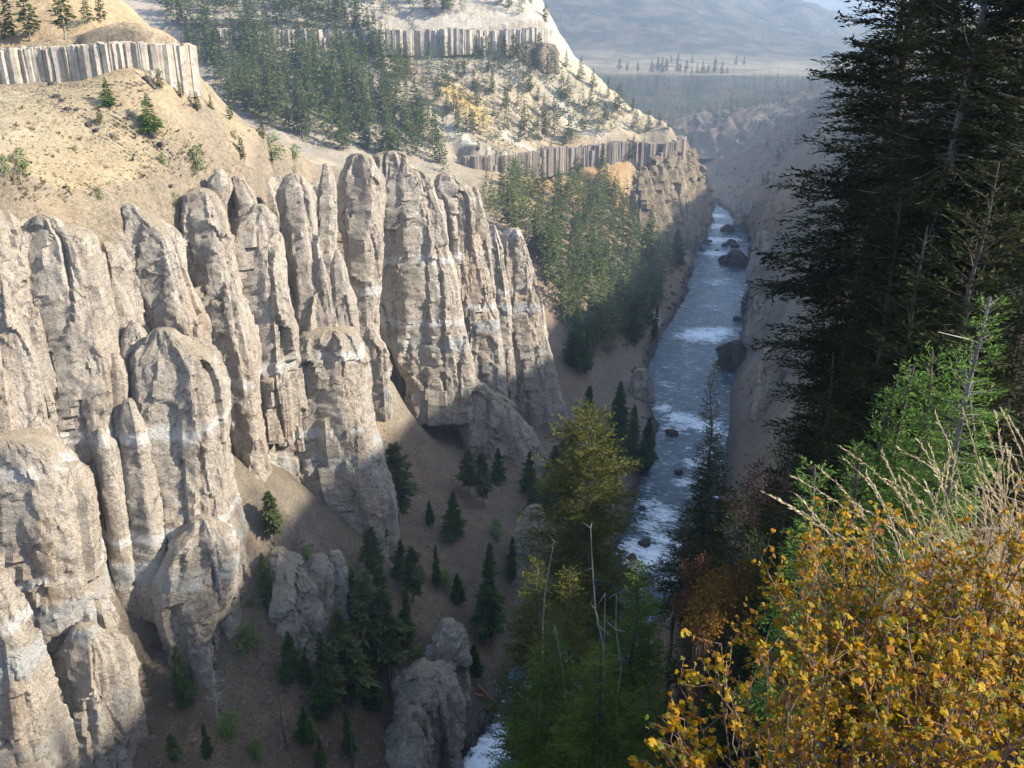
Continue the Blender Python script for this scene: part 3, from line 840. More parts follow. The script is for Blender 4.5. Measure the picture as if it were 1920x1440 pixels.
# ------------------------------------------------------------------ river
def build_river():
    line, wd, s = resample(RC, 0.9, RW)
    line = smooth_line(line, it=30)
    tan = np.gradient(line, axis=0); tan /= np.linalg.norm(tan, axis=1)[:, None]
    nrm = np.stack([-tan[:, 1], tan[:, 0]], axis=1)
    nu = 56
    u = np.linspace(-1.25, 1.25, nu)
    X = line[:, 0][:, None] + nrm[:, 0][:, None] * wd[:, None] * u[None]
    Y = line[:, 1][:, None] + nrm[:, 1][:, None] * wd[:, None] * u[None]
    P = np.stack([X.ravel(), Y.ravel(), np.zeros(X.size)], axis=1)
    # rapids: strength of white water at places down the river (pixel, radius in metres, strength)
    foam = np.full(X.size, 0.31)
    for px, py, r, a in ((1345, 405, 12, .9), (1350, 425, 14, .8), (1335, 450, 14, 1.0), (1370, 450, 10, .8), (1340, 475, 14, .8), (1350, 505, 12, .4), (1345, 530, 13, .6), (1365, 525, 9, .5), (1330, 575, 10, .5), (1380, 560, 8, .4), (1360, 585, 9, .4),
                         (1320, 628, 15, 1.0), (1350, 622, 10, 1.0), (1295, 630, 12, .8), (1290, 665, 9, .4), (1260, 690, 7, .5), (1250, 720, 8, .5), (1245, 765, 7, .7), (1275, 785, 9, .8), (1305, 795, 9, .9), (1330, 800, 9, .9), (1345, 815, 7, .7),
                         (1270, 800, 7, .7), (1325, 845, 6, .6), (1310, 870, 8, .8), (1330, 865, 6, .7), (1285, 905, 6, .7), (1215, 915, 5, .5), (1215, 945, 8, .6), (1240, 965, 8, .8), (1225, 985, 8, .7), (1190, 1030, 9, .8), (1220, 1040, 9, 1.0), (1240, 1010, 6, .8), (1280, 1040, 10, .9), (1310, 1020, 8, .8), (1200, 1055, 8, .9),
                         (1260, 1090, 8, .6), (1210, 1180, 7, .5), (915, 1405, 5, 1.3), (900, 1435, 5, 1.2), (935, 1375, 4, .8), (895, 1470, 6, 1.0), (980, 1300, 6, .5)):
        c = at_z(px, py, 0)
        foam = np.maximum(foam, a * np.exp(-((P[:, 0] - c[0]) ** 2 + (P[:, 1] - c[1]) ** 2) / (r * r)))
    # flow aligned coordinates
    Q = np.stack([np.repeat(s, nu) * 1.0, (np.tile(u, len(s)) * np.repeat(wd, nu)), np.zeros(X.size)], axis=1)
    ch = fbm(Q * np.array([1.4, 0.7, 1]), 2.6, 4, seed=200)
    sw = fbm(Q * np.array([1.0, 0.45, 1]), 7.0, 3, seed=210, ridged=True)
    P[:, 2] = 0.05 + (0.14 + 0.55 * np.minimum(foam, 1)) * ch + (0.08 + 0.55 * np.minimum(foam, 1)) * np.maximum(sw, -0.2)
    t = NT("river_water")
    t.b.inputs["Roughness"].default_value = 0.16
    t.b.inputs["Specular IOR Level"].default_value = 0.5
    t.b.inputs["IOR"].default_value = 1.33
    Pn = t.pos()
    fo = t.attr("foam")
    fx = t.attr("flow", "Vector")
    base = t.mix(t.ramp(t.noise(Pn, 0.05, 4, 0.6), [(0.35, 0), (0.7, 1)]), (0.022, 0.042, 0.054), (0.042, 0.072, 0.082))
    crest = t.noise(t.scaled(fx, (0.62, 0.20, 1)), 1.0, 6, 0.72, 0.9)
    nz = t.noise(Pn, 0.22, 6, 0.7, 0.8)
    nf = t.noise(t.scaled(fx, (1.7, 0.7, 1)), 1.0, 7, 0.78, 0.7)
    v = t.math('ADD', t.math('ADD', t.math('MULTIPLY', fo, 0.30), t.math('MULTIPLY', crest, 0.55)), t.math('ADD', t.math('MULTIPLY', nz, 0.30), t.math('MULTIPLY', nf, 0.42)))
    fm = t.ramp(v, [(0.77, 0.0), (0.83, 0.5), (0.93, 1.0)])
    t.color(t.mix(fm, base, (0.80, 0.84, 0.85)))
    t.l(t.math('ADD', 0.14, t.math('MULTIPLY', fm, 0.6)), t.b.inputs["Roughness"])
    t.normal(t.bump(t.noise(Pn, 1.1, 6, 0.7), 0.7, 0.45))
    rme = mesh_np("river", P, grid_faces(nu, len(s)), True, attrs={"foam": foam})
    av = rme.attributes.new("flow", 'FLOAT_VECTOR', 'POINT')
    av.data.foreach_set("vector", Q.astype(np.float32).ravel())
    o = link("river", rme, t.m)
    tag(o, "blue-green river with white rapids on the canyon floor", kind="structure")
build_river()

# ------------------------------------------------------------------ far country
def far_land():
    xs = np.concatenate([np.arange(-900, 2600, 36.0)])
    ys = np.concatenate([np.arange(1020, 2400, 20.0), np.arange(2400, 5200, 60.0)])
    X, Y = np.meshgrid(xs, ys)
    P = np.stack([X.ravel(), Y.ravel(), np.zeros(X.size)], axis=1)
    n1 = fbm(P, 420, 4, seed=300).reshape(X.shape); n2 = fbm(P, 120, 3, seed=301).reshape(X.shape)
    # dark slope climbing to the bench, then the flat, then bare hills
    z = 30 + 40 * sstep(1150, 1560, Y + 0.10 * (X - 300)) + 8 * n2 * (1 - sstep(1450, 1560, Y))
    z += sstep(2150, 3600, Y) * (30 + 110 * n1 + 50 * n2)
    # the bare hill on the left, falling to the right
    for hx, hy, rx, ry, hh in ((250, 2900, 420, 520, 120), (620, 3200, 330, 420, 88), (-100, 3000, 400, 600, 150), (1000, 3700, 420, 500, 50), (430, 2600, 170, 300, 42), (760, 2700, 150, 260, 22)):
        z += hh * np.exp(-((X - hx) / rx) ** 2 - ((Y - hy) / ry) ** 2)
    # right plateau carries on from the rim
    z += 75 * sstep(650, 1100, X) * (1 - sstep(1500, 2200, Y)) + 8 * n1
    z = np.where(Y < 1090, np.minimum(z, 12), z)
    t = NT("far_soil")
    Pn = t.pos()
    sp = t.n("ShaderNodeSeparateXYZ"); t.l(Pn, sp.inputs[0])
    c = t.mix(t.ramp(t.noise(Pn, 0.010, 5, 0.6), [(0.4, 0), (0.62, 1)]), (0.10, 0.084, 0.058), (0.062, 0.056, 0.04))
    woods = t.ramp(t.noise(Pn, 0.013, 9, 0.74), [(0.47, 0), (0.53, 0.85)])
    c = t.mix(woods, c, (0.028, 0.034, 0.024))
    fy = sp.outputs[1]
    flat = t.math('MULTIPLY', t.math('DIVIDE', t.math('SUBTRACT', fy, 1520.0), 60.0, clamp=True), t.math('SUBTRACT', 1.0, t.math('DIVIDE', t.math('SUBTRACT', fy, 2000.0), 250.0), clamp=True), clamp=True)
    c = t.mix(t.math('MULTIPLY', flat, t.ramp(t.noise(Pn, 0.012, 5, 0.6), [(0.42, 0.9), (0.6, 0.25)])), c, (0.25, 0.205, 0.135))
    # the slope below the bench is clad in brush
    low = t.math('SUBTRACT', 1.0, t.math('DIVIDE', t.math('SUBTRACT', sp.outputs[1], 1500.0), 60.0), clamp=True)
    c = t.mix(t.math('MULTIPLY', low, 0.92), c, t.mix(t.ramp(t.noise(Pn, 0.02, 5, 0.65), [(0.4, 0), (0.6, 1)]), (0.075, 0.058, 0.042), (0.04, 0.05, 0.03)))
    t.color(c)
    t.normal(t.bump(t.noise(Pn, 0.05, 6, 0.7), 0.7, 9.0))
    V = np.stack([X.ravel(), Y.ravel(), z.ravel()], axis=1)
    o = link("hills", mesh_np("hills", V, grid_faces(len(xs), len(ys))), t.m)
    tag(o, "hazy bare hills and the flat bench beyond the canyon mouth", kind="structure")
    # blue mountain
    xs = np.arange(-6000, 9000, 130.0); ys = np.arange(5000, 11000, 130.0)
    X, Y = np.meshgrid(xs, ys)
    P = np.stack([X.ravel(), Y.ravel(), np.zeros(X.size)], axis=1)
    m = fbm(P, 2600, 6, seed=320, ridged=True).reshape(X.shape)
    z = 40 + sstep(5000, 9500, Y) * (900 + 300 * m) + 60 * m * sstep(5000, 6000, Y)
    t2 = NT("mountain_woods")
    Pn = t2.pos()
    t2.color(t2.mix(t2.ramp(t2.noise(Pn, 0.0022, 6, 0.65), [(0.46, 0), (0.58, 1)]), (0.05, 0.06, 0.05), (0.16, 0.15, 0.12)))
    V = np.stack([X.ravel(), Y.ravel(), z.ravel()], axis=1)
    o = link("mountain", mesh_np("mountain", V, grid_faces(len(xs), len(ys))), t2.m)
    tag(o, "pale blue mountain filling the horizon through the haze", kind="structure")
    # everything beyond, so that the land reaches the horizon
    V = np.array([(-16000, -6000, -60), (16000, -6000, -60), (16000, 16000, -60), (-16000, 16000, -60)], float)
    o = link("terrain", mesh_np("terrain", V, np.array([[0, 1, 2, 3]]), False), t.m)
    tag(o, "low country beyond the canyon", kind="structure")
far_land()

# ------------------------------------------------------------------ trees
def mat_needles(name, dark, mid, tip, tip_amt=0.3, scale=1.0, trans=0.25):
    t = NT(name)
    O = t.obj()
    oi = t.n("ShaderNodeObjectInfo").outputs["Random"]
    n = t.noise(O, 0.9 * scale, 4, 0.7)
    c = t.mix(t.ramp(n, [(0.35, 0), (0.65, 1)]), dark, mid)
    c = t.mix(t.math('MULTIPLY', oi, 0.55), c, t.mix(0.5, mid, tip))
    tp = t.ramp(t.noise(O, 5.5 * scale, 3, 0.7), [(0.56, 0), (0.70, tip_amt)])
    c = t.mix(tp, c, tip)
    t.color(c)
    t.b.inputs["Roughness"].default_value = 0.75
    tr = t.n("ShaderNodeBsdfTranslucent")
    t.l(c, tr.inputs[0])
    mx = t.n("ShaderNodeMixShader")
    mx.inputs[0].default_value = trans
    t.l(t.b.outputs[0], mx.inputs[1]); t.l(tr.outputs[0], mx.inputs[2])
    t.l(mx.outputs[0], t.out.inputs[0])
    return t.m
def mat_bark(name, a, b, sc_=6.0):
    t = NT(name)
    O = t.obj()
    n = t.noise(t.scaled(O, (1, 1, 0.2)), sc_, 5, 0.7)
    t.color(t.mix(t.ramp(n, [(0.35, 0), (0.65, 1)]), a, b))
    t.normal(t.bump(n, 0.7, 0.05))
    return t.m
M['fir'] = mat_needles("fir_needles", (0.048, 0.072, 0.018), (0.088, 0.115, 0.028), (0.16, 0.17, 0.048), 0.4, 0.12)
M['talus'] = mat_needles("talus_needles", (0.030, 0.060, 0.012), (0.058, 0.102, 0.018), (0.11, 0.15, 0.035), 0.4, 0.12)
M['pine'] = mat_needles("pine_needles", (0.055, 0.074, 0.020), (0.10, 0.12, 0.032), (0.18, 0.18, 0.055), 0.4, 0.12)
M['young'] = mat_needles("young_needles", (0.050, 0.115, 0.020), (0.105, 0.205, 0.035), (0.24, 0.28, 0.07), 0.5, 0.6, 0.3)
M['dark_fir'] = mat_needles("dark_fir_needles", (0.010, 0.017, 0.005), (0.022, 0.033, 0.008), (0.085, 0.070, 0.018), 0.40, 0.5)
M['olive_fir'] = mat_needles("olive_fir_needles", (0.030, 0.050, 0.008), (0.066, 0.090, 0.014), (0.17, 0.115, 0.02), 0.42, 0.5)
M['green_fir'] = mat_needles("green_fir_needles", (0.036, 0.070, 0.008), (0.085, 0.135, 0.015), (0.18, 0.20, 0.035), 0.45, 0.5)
M['rust'] = mat_needles("rust_needles", (0.12, 0.05, 0.03), (0.20, 0.09, 0.05), (0.26, 0.13, 0.06), 0.4, 0.5)
M['bark'] = mat_bark("bark", (0.055, 0.042, 0.034), (0.13, 0.105, 0.088))
M['bark_grey'] = mat_bark("bark_grey", (0.12, 0.105, 0.095), (0.26, 0.235, 0.215))
M['dead'] = mat_bark("dead_wood", (0.24, 0.22, 0.20), (0.42, 0.39, 0.36), 3.0)
M['dead_dark'] = mat_bark("charred_wood", (0.05, 0.042, 0.04), (0.12, 0.10, 0.095), 3.0)
M['log'] = mat_bark("log_wood", (0.32, 0.13, 0.05), (0.48, 0.22, 0.09), 3.0)

def unit(v):
    return v / np.maximum(np.linalg.norm(v, axis=-1, keepdims=True), 1e-9)

def kites(c, d, n, l, w, bend=0.0):
    """leaf-like quads: start c, direction d, normal n, length l, width w"""
    d = unit(d); s = unit(np.cross(d, n)); nn = np.cross(s, d)
    l = np.asarray(l)[:, None]; w = np.asarray(w)[:, None]
    a = c
    b = c + d * l * 0.45 + s * w * 0.5 + nn * l * bend
    e = c + d * l
    f = c + d * l * 0.45 - s * w * 0.5 + nn * l * bend
    V = np.stack([a, b, e, f], axis=1).reshape(-1, 3)
    F = np.arange(len(V)).reshape(-1, 4)
    return V, F

def tube(pts, rad, n=6):
    pts = np.asarray(pts, float); rad = np.asarray(rad, float)
    t = unit(np.gradient(pts, axis=0))
    ref = np.array([0.0, 0.0, 1.0]) if abs(t[0, 2]) < 0.9 else np.array([1.0, 0.0, 0.0])
    a = unit(np.cross(t, ref)); b = np.cross(t, a)
    th = np.linspace(0, 2 * math.pi, n, endpoint=False)
    V = pts[:, None] + rad[:, None, None] * (np.cos(th)[None, :, None] * a[:, None] + np.sin(th)[None, :, None] * b[:, None])
    return V.reshape(-1, 3), grid_faces(n, len(pts), True)

def join(parts):
    Vs, Fs, k = [], [], 0
    for V, F in parts:
        Vs.append(V); Fs.append(F + k); k += len(V)
    return np.vstack(Vs), np.vstack(Fs)

def conifer_np(seed, R=0.17, base=0.08, nb=90, tufts=5, kind='fir', width=0.55, kl=0.40):
    """crown and trunk of a conifer one unit tall"""
    g = np.random.default_rng(seed)
    u = (np.arange(nb) + g.random(nb)) / nb
    z = base + (0.985 - base) * u ** 0.92
    q = (z - base) / (1 - base)
    if kind == 'fir':
        prof = (1 - q) ** 0.85 * (0.55 + 0.45 * np.minimum(q * 6, 1)) + 0.03
    elif kind == 'pine':
        prof = np.sqrt(np.clip(1 - q, 0, 1)) * (0.45 + 0.55 * np.minimum(q * 3.5, 1)) * 0.95 + 0.03
    else:
        prof = np.sqrt(np.clip(1 - (2 * q - 0.9) ** 2 * 0.8, 0.05, 1))
    az = np.arange(nb) * 2.39996 + g.normal(0, 0.4, nb)
    lob = 1 + 0.28 * np.sin(az * 2 + seed) + 0.2 * np.sin(z * 23 + az)
    L = R * prof * g.uniform(0.62, 1.18, nb) * lob
    slope = np.where(q > 0.6, 0.35, -0.12) + g.normal(0, 0.16, nb)
    D = unit(np.stack([np.cos(az), np.sin(az), slope], axis=1))
    C, DD, LL, WW = [], [], [], []
    for k in range(tufts):
        f = 0.12 + 0.70 * (k + g.random(nb)) / tufts
        p = np.stack([np.zeros(nb), np.zeros(nb), z], axis=1) + D * (L * f)[:, None]
        p[:, 2] -= 0.18 * L * f * f
        sd = (-1) ** k * g.uniform(0.2, 0.9, nb) if k < tufts - 1 else g.normal(0, 0.15, nb)
        S = np.stack([-np.sin(az), np.cos(az), np.zeros(nb)], axis=1)
        d = unit(D + S * sd[:, None] + g.normal(0, 0.22, (nb, 3)))
        C.append(p); DD.append(d)
        ll = (kl * L + 0.016) * g.uniform(0.7, 1.2, nb)
        LL.append(ll); WW.append(ll * width * g.uniform(0.7, 1.2, nb))
    C = np.vstack(C); DD = np.vstack(DD); LL = np.concatenate(LL); WW = np.concatenate(WW)
    N = unit(np.array([0, 0, 1.0]) + g.normal(0, 0.55, C.shape))
    crown = kites(C, DD, N, LL, WW, 0.08)
    wob = g.normal(0, 0.006, (6, 2)).cumsum(axis=0)
    zz = np.linspace(-0.03, 0.97, 6)
    trunk = tube(np.stack([wob[:, 0] - wob[0, 0], wob[:, 1] - wob[0, 1], zz], axis=1), np.interp(zz, [0, 1], [0.014, 0.002]), 5)
    return trunk, crown

PROTO = {}
def proto(key, mat, bark='bark', **kw):
    L = []
    for s in kw.pop('seeds'):
        tr, cr = conifer_np(s, **kw)
        mt = mesh_np("trunk", *tr); mt.materials.append(M[bark])
        mc = mesh_np("crown", *cr, smooth=False); mc.materials.append(M[mat])
        L.append((mt, mc))
    PROTO[key] = L
proto('fir', 'fir', seeds=(1, 2, 3, 4), R=0.195, nb=130, tufts=5, width=0.62)
proto('slim', 'fir', seeds=(5, 6, 7), R=0.14, nb=130, tufts=5, width=0.62)
proto('pine', 'pine', 'bark_grey', seeds=(8, 9, 10, 11), R=0.2, base=0.16, nb=110, tufts=6, kind='pine', width=0.65)
proto('fir_near', 'talus', seeds=(21, 22), R=0.20, nb=330, tufts=10, width=0.46)
proto('slim_near', 'talus', seeds=(23, 24), R=0.125, nb=260, tufts=9, width=0.42)
proto('pine_near', 'pine', 'bark_grey', seeds=(25, 26, 27), R=0.18, base=0.22, nb=230, tufts=10, kind='pine', width=0.48)
proto('young', 'young', seeds=(31, 32, 33), R=0.24, base=0.02, nb=220, tufts=8, width=0.42)
proto('shrub', 'young', seeds=(41, 42, 43), R=0.42, base=0.03, nb=130, tufts=6, kind='bush', width=0.6, kl=0.17)
proto('red', 'rust', 'dead', seeds=(45,), R=0.13, base=0.1, nb=90, tufts=4, width=0.3)

trnd = random.Random(77)
def put_tree(key, p, h, label, group=None, name="conifer_tree", cat="tree", lean=0.03):
    mt, mc = trnd.choice(PROTO[key])
    o = link(name, None, loc=p, rot=(trnd.gauss(0, lean), trnd.gauss(0, lean), trnd.uniform(0, 6.28)))
    w = h * trnd.uniform(0.85, 1.2)
    o.scale = (w, w, h)
    link("trunk", mt, None, o); link("crown", mc, None, o)
    return tag(o, label, cat, group)

def px_tree(key, px, py, hpx, label, group=None, **kw):
    p = hit(px, py)
    if p is None: return None
    h = hpx * math.hypot(p[1], CAM_Z - p[2]) / FPX * 1.04
    p[2] -= 0.15
    return put_tree(key, p, h, label, group, **kw)

def in_poly(x, y, poly):
    c = False
    j = len(poly) - 1
    for i in range(len(poly)):
        xi, yi = poly[i]; xj, yj = poly[j]
        if (yi > y) != (yj > y) and x < (xj - xi) * (y - yi) / (yj - yi) + xi: c = not c
        j = i
    return c

KIND = {'fir': 'full fir', 'slim': 'slender fir', 'pine': 'loose crowned pine'}
EXTRA = []
def zone(poly, count, hr, keys, where, group, ymin=0, ymax=2000, gap=2.4, seed=0, extra=0):
    r = random.Random(seed)
    xs = [q[0] for q in poly]; ys = [q[1] for q in poly]
    got = []
    tries = 0
    while len(got) < count + extra and tries < (count + extra) * 40:
        tries += 1
        x = r.uniform(min(xs), max(xs)); y = r.uniform(min(ys), max(ys))
        if not in_poly(x, y, poly): continue
        p = hit(x, y)
        if p is None or not (ymin < p[1] < ymax): continue
        if any((p[0] - q[0]) ** 2 + (p[1] - q[1]) ** 2 < gap * gap for q in got): continue
        got.append(np.append(p, (x, y)))
    got.sort(key=lambda q: -q[1])
    pick = set(r.sample(range(len(got)), min(count, len(got))))
    for i, p in enumerate(got):
        k = r.choice((0.6, 0.8, 1, 1, 1, 1.12))
        hh = r.uniform(*hr) * k
        x, y = p[3], p[4]
        p = p[:3].copy(); p[2] -= 0.3
        key = r.choice(keys)
        if i not in pick:
            EXTRA.append((key, p, hh)); continue
        w = min(where, key=lambda q: (q[0] - x) ** 2 + (q[1] - y) ** 2)[2]
        size = 'short' if k < 0.7 else ('tall' if hh > hr[0] + 0.6 * (hr[1] - hr[0]) else 'mid-sized')
        put_tree(key, p, hh, "%s %s %s" % (size, KIND[key], w), group)
    return got

# the wooded slope behind the ridge and the far point
zone([(292, 170), (330, 92), (300, 0), (640, 0), (740, 120), (800, 215), (850, 345), (780, 300), (640, 285), (560, 268), (430, 205)], 88, (20, 31), ['fir', 'slim', 'pine', 'fir'],
     [(310, 150, "in the wood beside the near basalt corner"), (330, 60, "at the wood's upper left edge above the basalt corner"), (420, 60, "beside the far column band's hidden left part"), (430, 170, "in the wood above the ridge's first pines"), (520, 80, "in the wood's middle just under the far column band"),
      (530, 220, "in the wood right behind the ridge crest"), (620, 60, "near the top of the wood, below the far columns"), (640, 170, "in the thick middle of the wood"), (650, 260, "in the wood behind the crest of the cliff"), (720, 130, "at the wood's upper right edge"), (730, 260, "in the wood above the cliff's square top block"), (790, 240, "at the wood's right edge by the white ash chute"), (820, 320, "in the wood's lower tip behind the cliff")], "conifers in the wood behind the tan ridge", ymin=300, seed=1, extra=360)
zone([(540, 45), (700, 50), (850, 28), (1000, 38), (1000, 5), (520, 0)], 16, (15, 24), ['fir', 'pine', 'slim'], [(560, 20, "above the left part of the far columns"), (700, 20, "above the middle of the far columns"), (820, 15, "above the far columns, left of the pale skyline slope"), (900, 20, "on the pale slope above the far columns"), (980, 20, "at the skyline corner above the end of the far columns")], "conifers above the far upper basalt columns", ymin=560, gap=5, seed=2, extra=26)
zone([(740, 95), (1000, 112), (1100, 180), (1240, 250), (1100, 262), (960, 300), (900, 300), (800, 210)], 48, (12, 21), ['fir', 'slim', 'pine', 'fir'], [(780, 110, "under the far columns, left of the orange patch"), (860, 120, "just above the orange patch"), (850, 190, "beside the orange patch"), (900, 250, "by the white ash chute"), (960, 150, "below the pale ledge of the far columns"), (980, 230, "in the middle of the far slope"), (1000, 280, "just above the left end of the dark column band"), (1080, 180, "on the nose of the far slope"), (1080, 240, "above the dark column band"), (1180, 230, "on the pale tip of the nose")], "conifers between the two far basalt bands", ymin=500, gap=4, seed=3, extra=115)
zone([(900, 372), (1000, 335), (1120, 335), (1170, 365), (1215, 420), (1270, 490), (1240, 580), (1195, 650), (1085, 680), (1055, 600), (1000, 490), (930, 430)], 74, (16, 27), ['fir', 'slim', 'fir', 'pine'],
     [(930, 390, "in the riverside wood, touching the cliff's upper edge"), (990, 420, "in the riverside wood behind the rounded cliff end"), (1000, 345, "at the riverside wood's upper left"), (1100, 345, "on the orange slope above the riverside wood"), (1080, 420, "in the middle of the riverside wood"), (1050, 520, "in the riverside wood beside the cliff's right edge"), (1130, 500, "in the riverside wood left of the white scar"), (1170, 400, "at the upper right edge of the riverside wood"), (1200, 480, "in the riverside wood above the white scar"), (1240, 510, "in the riverside wood nearest the upper rapid"), (1210, 580, "in the riverside wood just above the weir"), (1130, 620, "low in the riverside wood near the bank"), (1090, 660, "at the lower left corner of the riverside wood")], "conifers in the riverside wood behind the near cliff", ymin=335, gap=3, seed=4, extra=270)
zone([(1180, 300), (1240, 300), (1250, 360), (1190, 400)], 6, (10, 16), ['slim', 'fir'], [(1200, 330, "on the brown slope under the dark column band")], "conifers under the dark basalt band", ymin=500, gap=5, seed=5)
zone([(1400, 300), (1450, 240), (1480, 300), (1470, 380), (1420, 380)], 5, (8, 12), ['fir'], [(1440, 300, "on the far right canyon wall beyond the dark fir")], "conifers on the far right wall", ymin=400, gap=5, seed=6)

# the rest of the woods, too thick to tell the trees apart
def rest_of_wood():
    src = {k: conifer_np(200 + i, R=0.19 if k != 'slim' else 0.14, nb=64, tufts=4, kind='pine' if k == 'pine' else 'fir', width=0.62, base=0.1)[1] for i, k in enumerate(('fir', 'slim', 'pine'))}
    r = np.random.default_rng(4)
    Vs, Fs, n = [], [], 0
    for key, p, h in EXTRA:
        V, F = src[key]
        a = r.random() * 6.28
        ca, sa = math.cos(a), math.sin(a)
        W = V @ np.array([[ca, sa, 0], [-sa, ca, 0], [0, 0, 1.0]]) * h + p
        Vs.append(W); Fs.append(F + n); n += len(W)
    # right rim wood hidden behind the big firs, added for ragged shade edges
    for k in range(60):
        y = r.uniform(40, 620); x = np.interp(y, [40,  160, 250, 340, 430, 530, 640], [70, 104, 140, 170, 200, 232, 280]) + r.uniform(2, 30)
        V, F = src[['fir', 'slim', 'pine'][k % 3]]
        h = r.uniform(10, 20)
        W = V * h + np.array([x, y, float(ground(x, y)) - 0.3])
        Vs.append(W); Fs.append(F + n); n += len(W)
    for x, y, h in ((36, 26, 24), (44, 34, 26), (52, 24, 24), (34, 38, 26), (42, 14, 22), (58, 36, 24)):  # unseen firs added right of the view to shade the near dark firs
        V, F = src['fir']
        W = V * h + np.array([x, y, float(ground(x, y)) - 0.3])
        Vs.append(W); Fs.append(F + n); n += len(W)
    o = link("forest", mesh_np("forest", np.vstack(Vs), np.vstack(Fs), False), M['fir'])
    tag(o, "thick conifer wood on the far slopes, trees run together, plus unseen shade-casting trees", kind="stuff")
rest_of_wood()

# trees that break the outline of the nose
for k, (x, y, h, key, lab) in enumerate([(1022, 50, 34, 'pine', "pine on the very corner of the far upper columns"), (1062, 128, 30, 'slim', "slender fir on the bare crest of the nose, highest one"), (1088, 152, 40, 'fir', "dark fir on the crest of the nose, second from the top"), (1112, 166, 34, 'fir', "fir on the crest of the nose, third from the top"), (1140, 184, 36, 'slim', "slender fir midway down the crest of the nose"),
                                          (1158, 206, 44, 'fir', "broad dark fir midway down the nose"), (1186, 214, 26, 'pine', "pine on the pale lower crest of the nose"), (1216, 246, 40, 'fir', "dark fir just above the end of the dark column band"), (1236, 238, 30, 'slim', "slender fir at the foot of the nose's crest"), (1252, 250, 24, 'fir', "small fir on the last step of the nose"),
                                          (1185, 300, 44, 'fir', "fir in front of the dark column band, left one"), (1206, 304, 40, 'slim', "slender fir in front of the dark column band"), (1236, 316, 34, 'slim', "slender fir before the band's right end"), (1090, 318, 44, 'fir', "fir in front of the dark band's middle"), (1020, 330, 40, 'pine', "pine in front of the dark band's left end"), (1130, 316, 40, 'fir', "full fir in front of the dark band's pale part")]):
    px_tree(key, x, y, h, lab)

# single trees on the tan slope and its ridge
for key, x, y, h, lab in [
    ('young', 285, 257, 68, "neat green young fir standing alone on the tan scree"), ('young', 206, 206, 50, "green fir just under the near basalt band, above another small tree"), ('pine', 188, 236, 34, "small loose pine below the fir under the near basalt band"),
    ('shrub', 372, 322, 40, "green juniper clump at the top of the orange rock knob"), ('pine', 303, 176, 38, "pale yellow-green young pine at the corner of the near basalt band"), ('pine', 342, 192, 30, "smaller yellow-green pine on the ridge line, second from the basalt corner"),
    ('pine', 372, 212, 36, "yellow-green pine on the ridge line, third from the basalt corner"), ('fir', 398, 214, 34, "dense little fir on the ridge line in front of the wood"), ('fir', 432, 226, 44, "dull green fir on the ridge line in front of the wood"),
    ('pine', 492, 272, 46, "feathery pine on the crest of the ridge"), ('pine', 456, 310, 46, "thin olive pine on the cliff top beside a feathery one"), ('shrub', 510, 300, 46, "wide loose green shrub on the cliff top"), ('shrub', 554, 296, 24, "round dark green shrub near the crest of the cliff"),
    ('shrub', 14, 338, 36, "grey-green shrub at the left edge of the scree"), ('shrub', 46, 334, 42, "yellow-green shrub beside another at the left edge of the scree"), ('shrub', 188, 386, 24, "bright green juniper tuft above the second pillar"), ('shrub', 333, 418, 24, "bright green tuft in the shadow between two pillars"),
    ('shrub', 440, 265, 16, "low green tuft on the upper ridge slope"), ('shrub', 218, 240, 10, "tiny green tuft on the scree beside the lone fir"), ('shrub', 110, 287, 9, "tiny green tuft in a row on the scree"), ('shrub', 142, 285, 11, "tiny green tuft ending a row on the scree"),
    ('shrub', 304, 306, 16, "small green tuft low on the scree near the orange knob"), ('shrub', 553, 330, 14, "small tuft at the foot of the crest above a white pillar")]:
    nm = "shrub" if key == 'shrub' else "conifer_tree"
    px_tree(key, x, y, h, lab, name=nm, cat="shrub" if key == 'shrub' else "tree")
for key, x, y, h, lab in [
    ('pine', 22, 82, 82, "blurred pine at the left corner above the near basalt band"), ('pine', 58, 80, 92, "dark-trunked pine second from the left above the near basalt band"), ('fir', 5, 78, 50, "low fir at the left edge above the near basalt band"),
    ('pine', 122, 72, 96, "tall bare-trunked pine standing on the basalt band"), ('fir', 165, 44, 60, "fir on the tan knoll, left of a pair"), ('fir', 190, 40, 62, "fir on the tan knoll, right of a pair")]:
    p = hit(x, y)
    px_tree(key, x, y, h, lab)

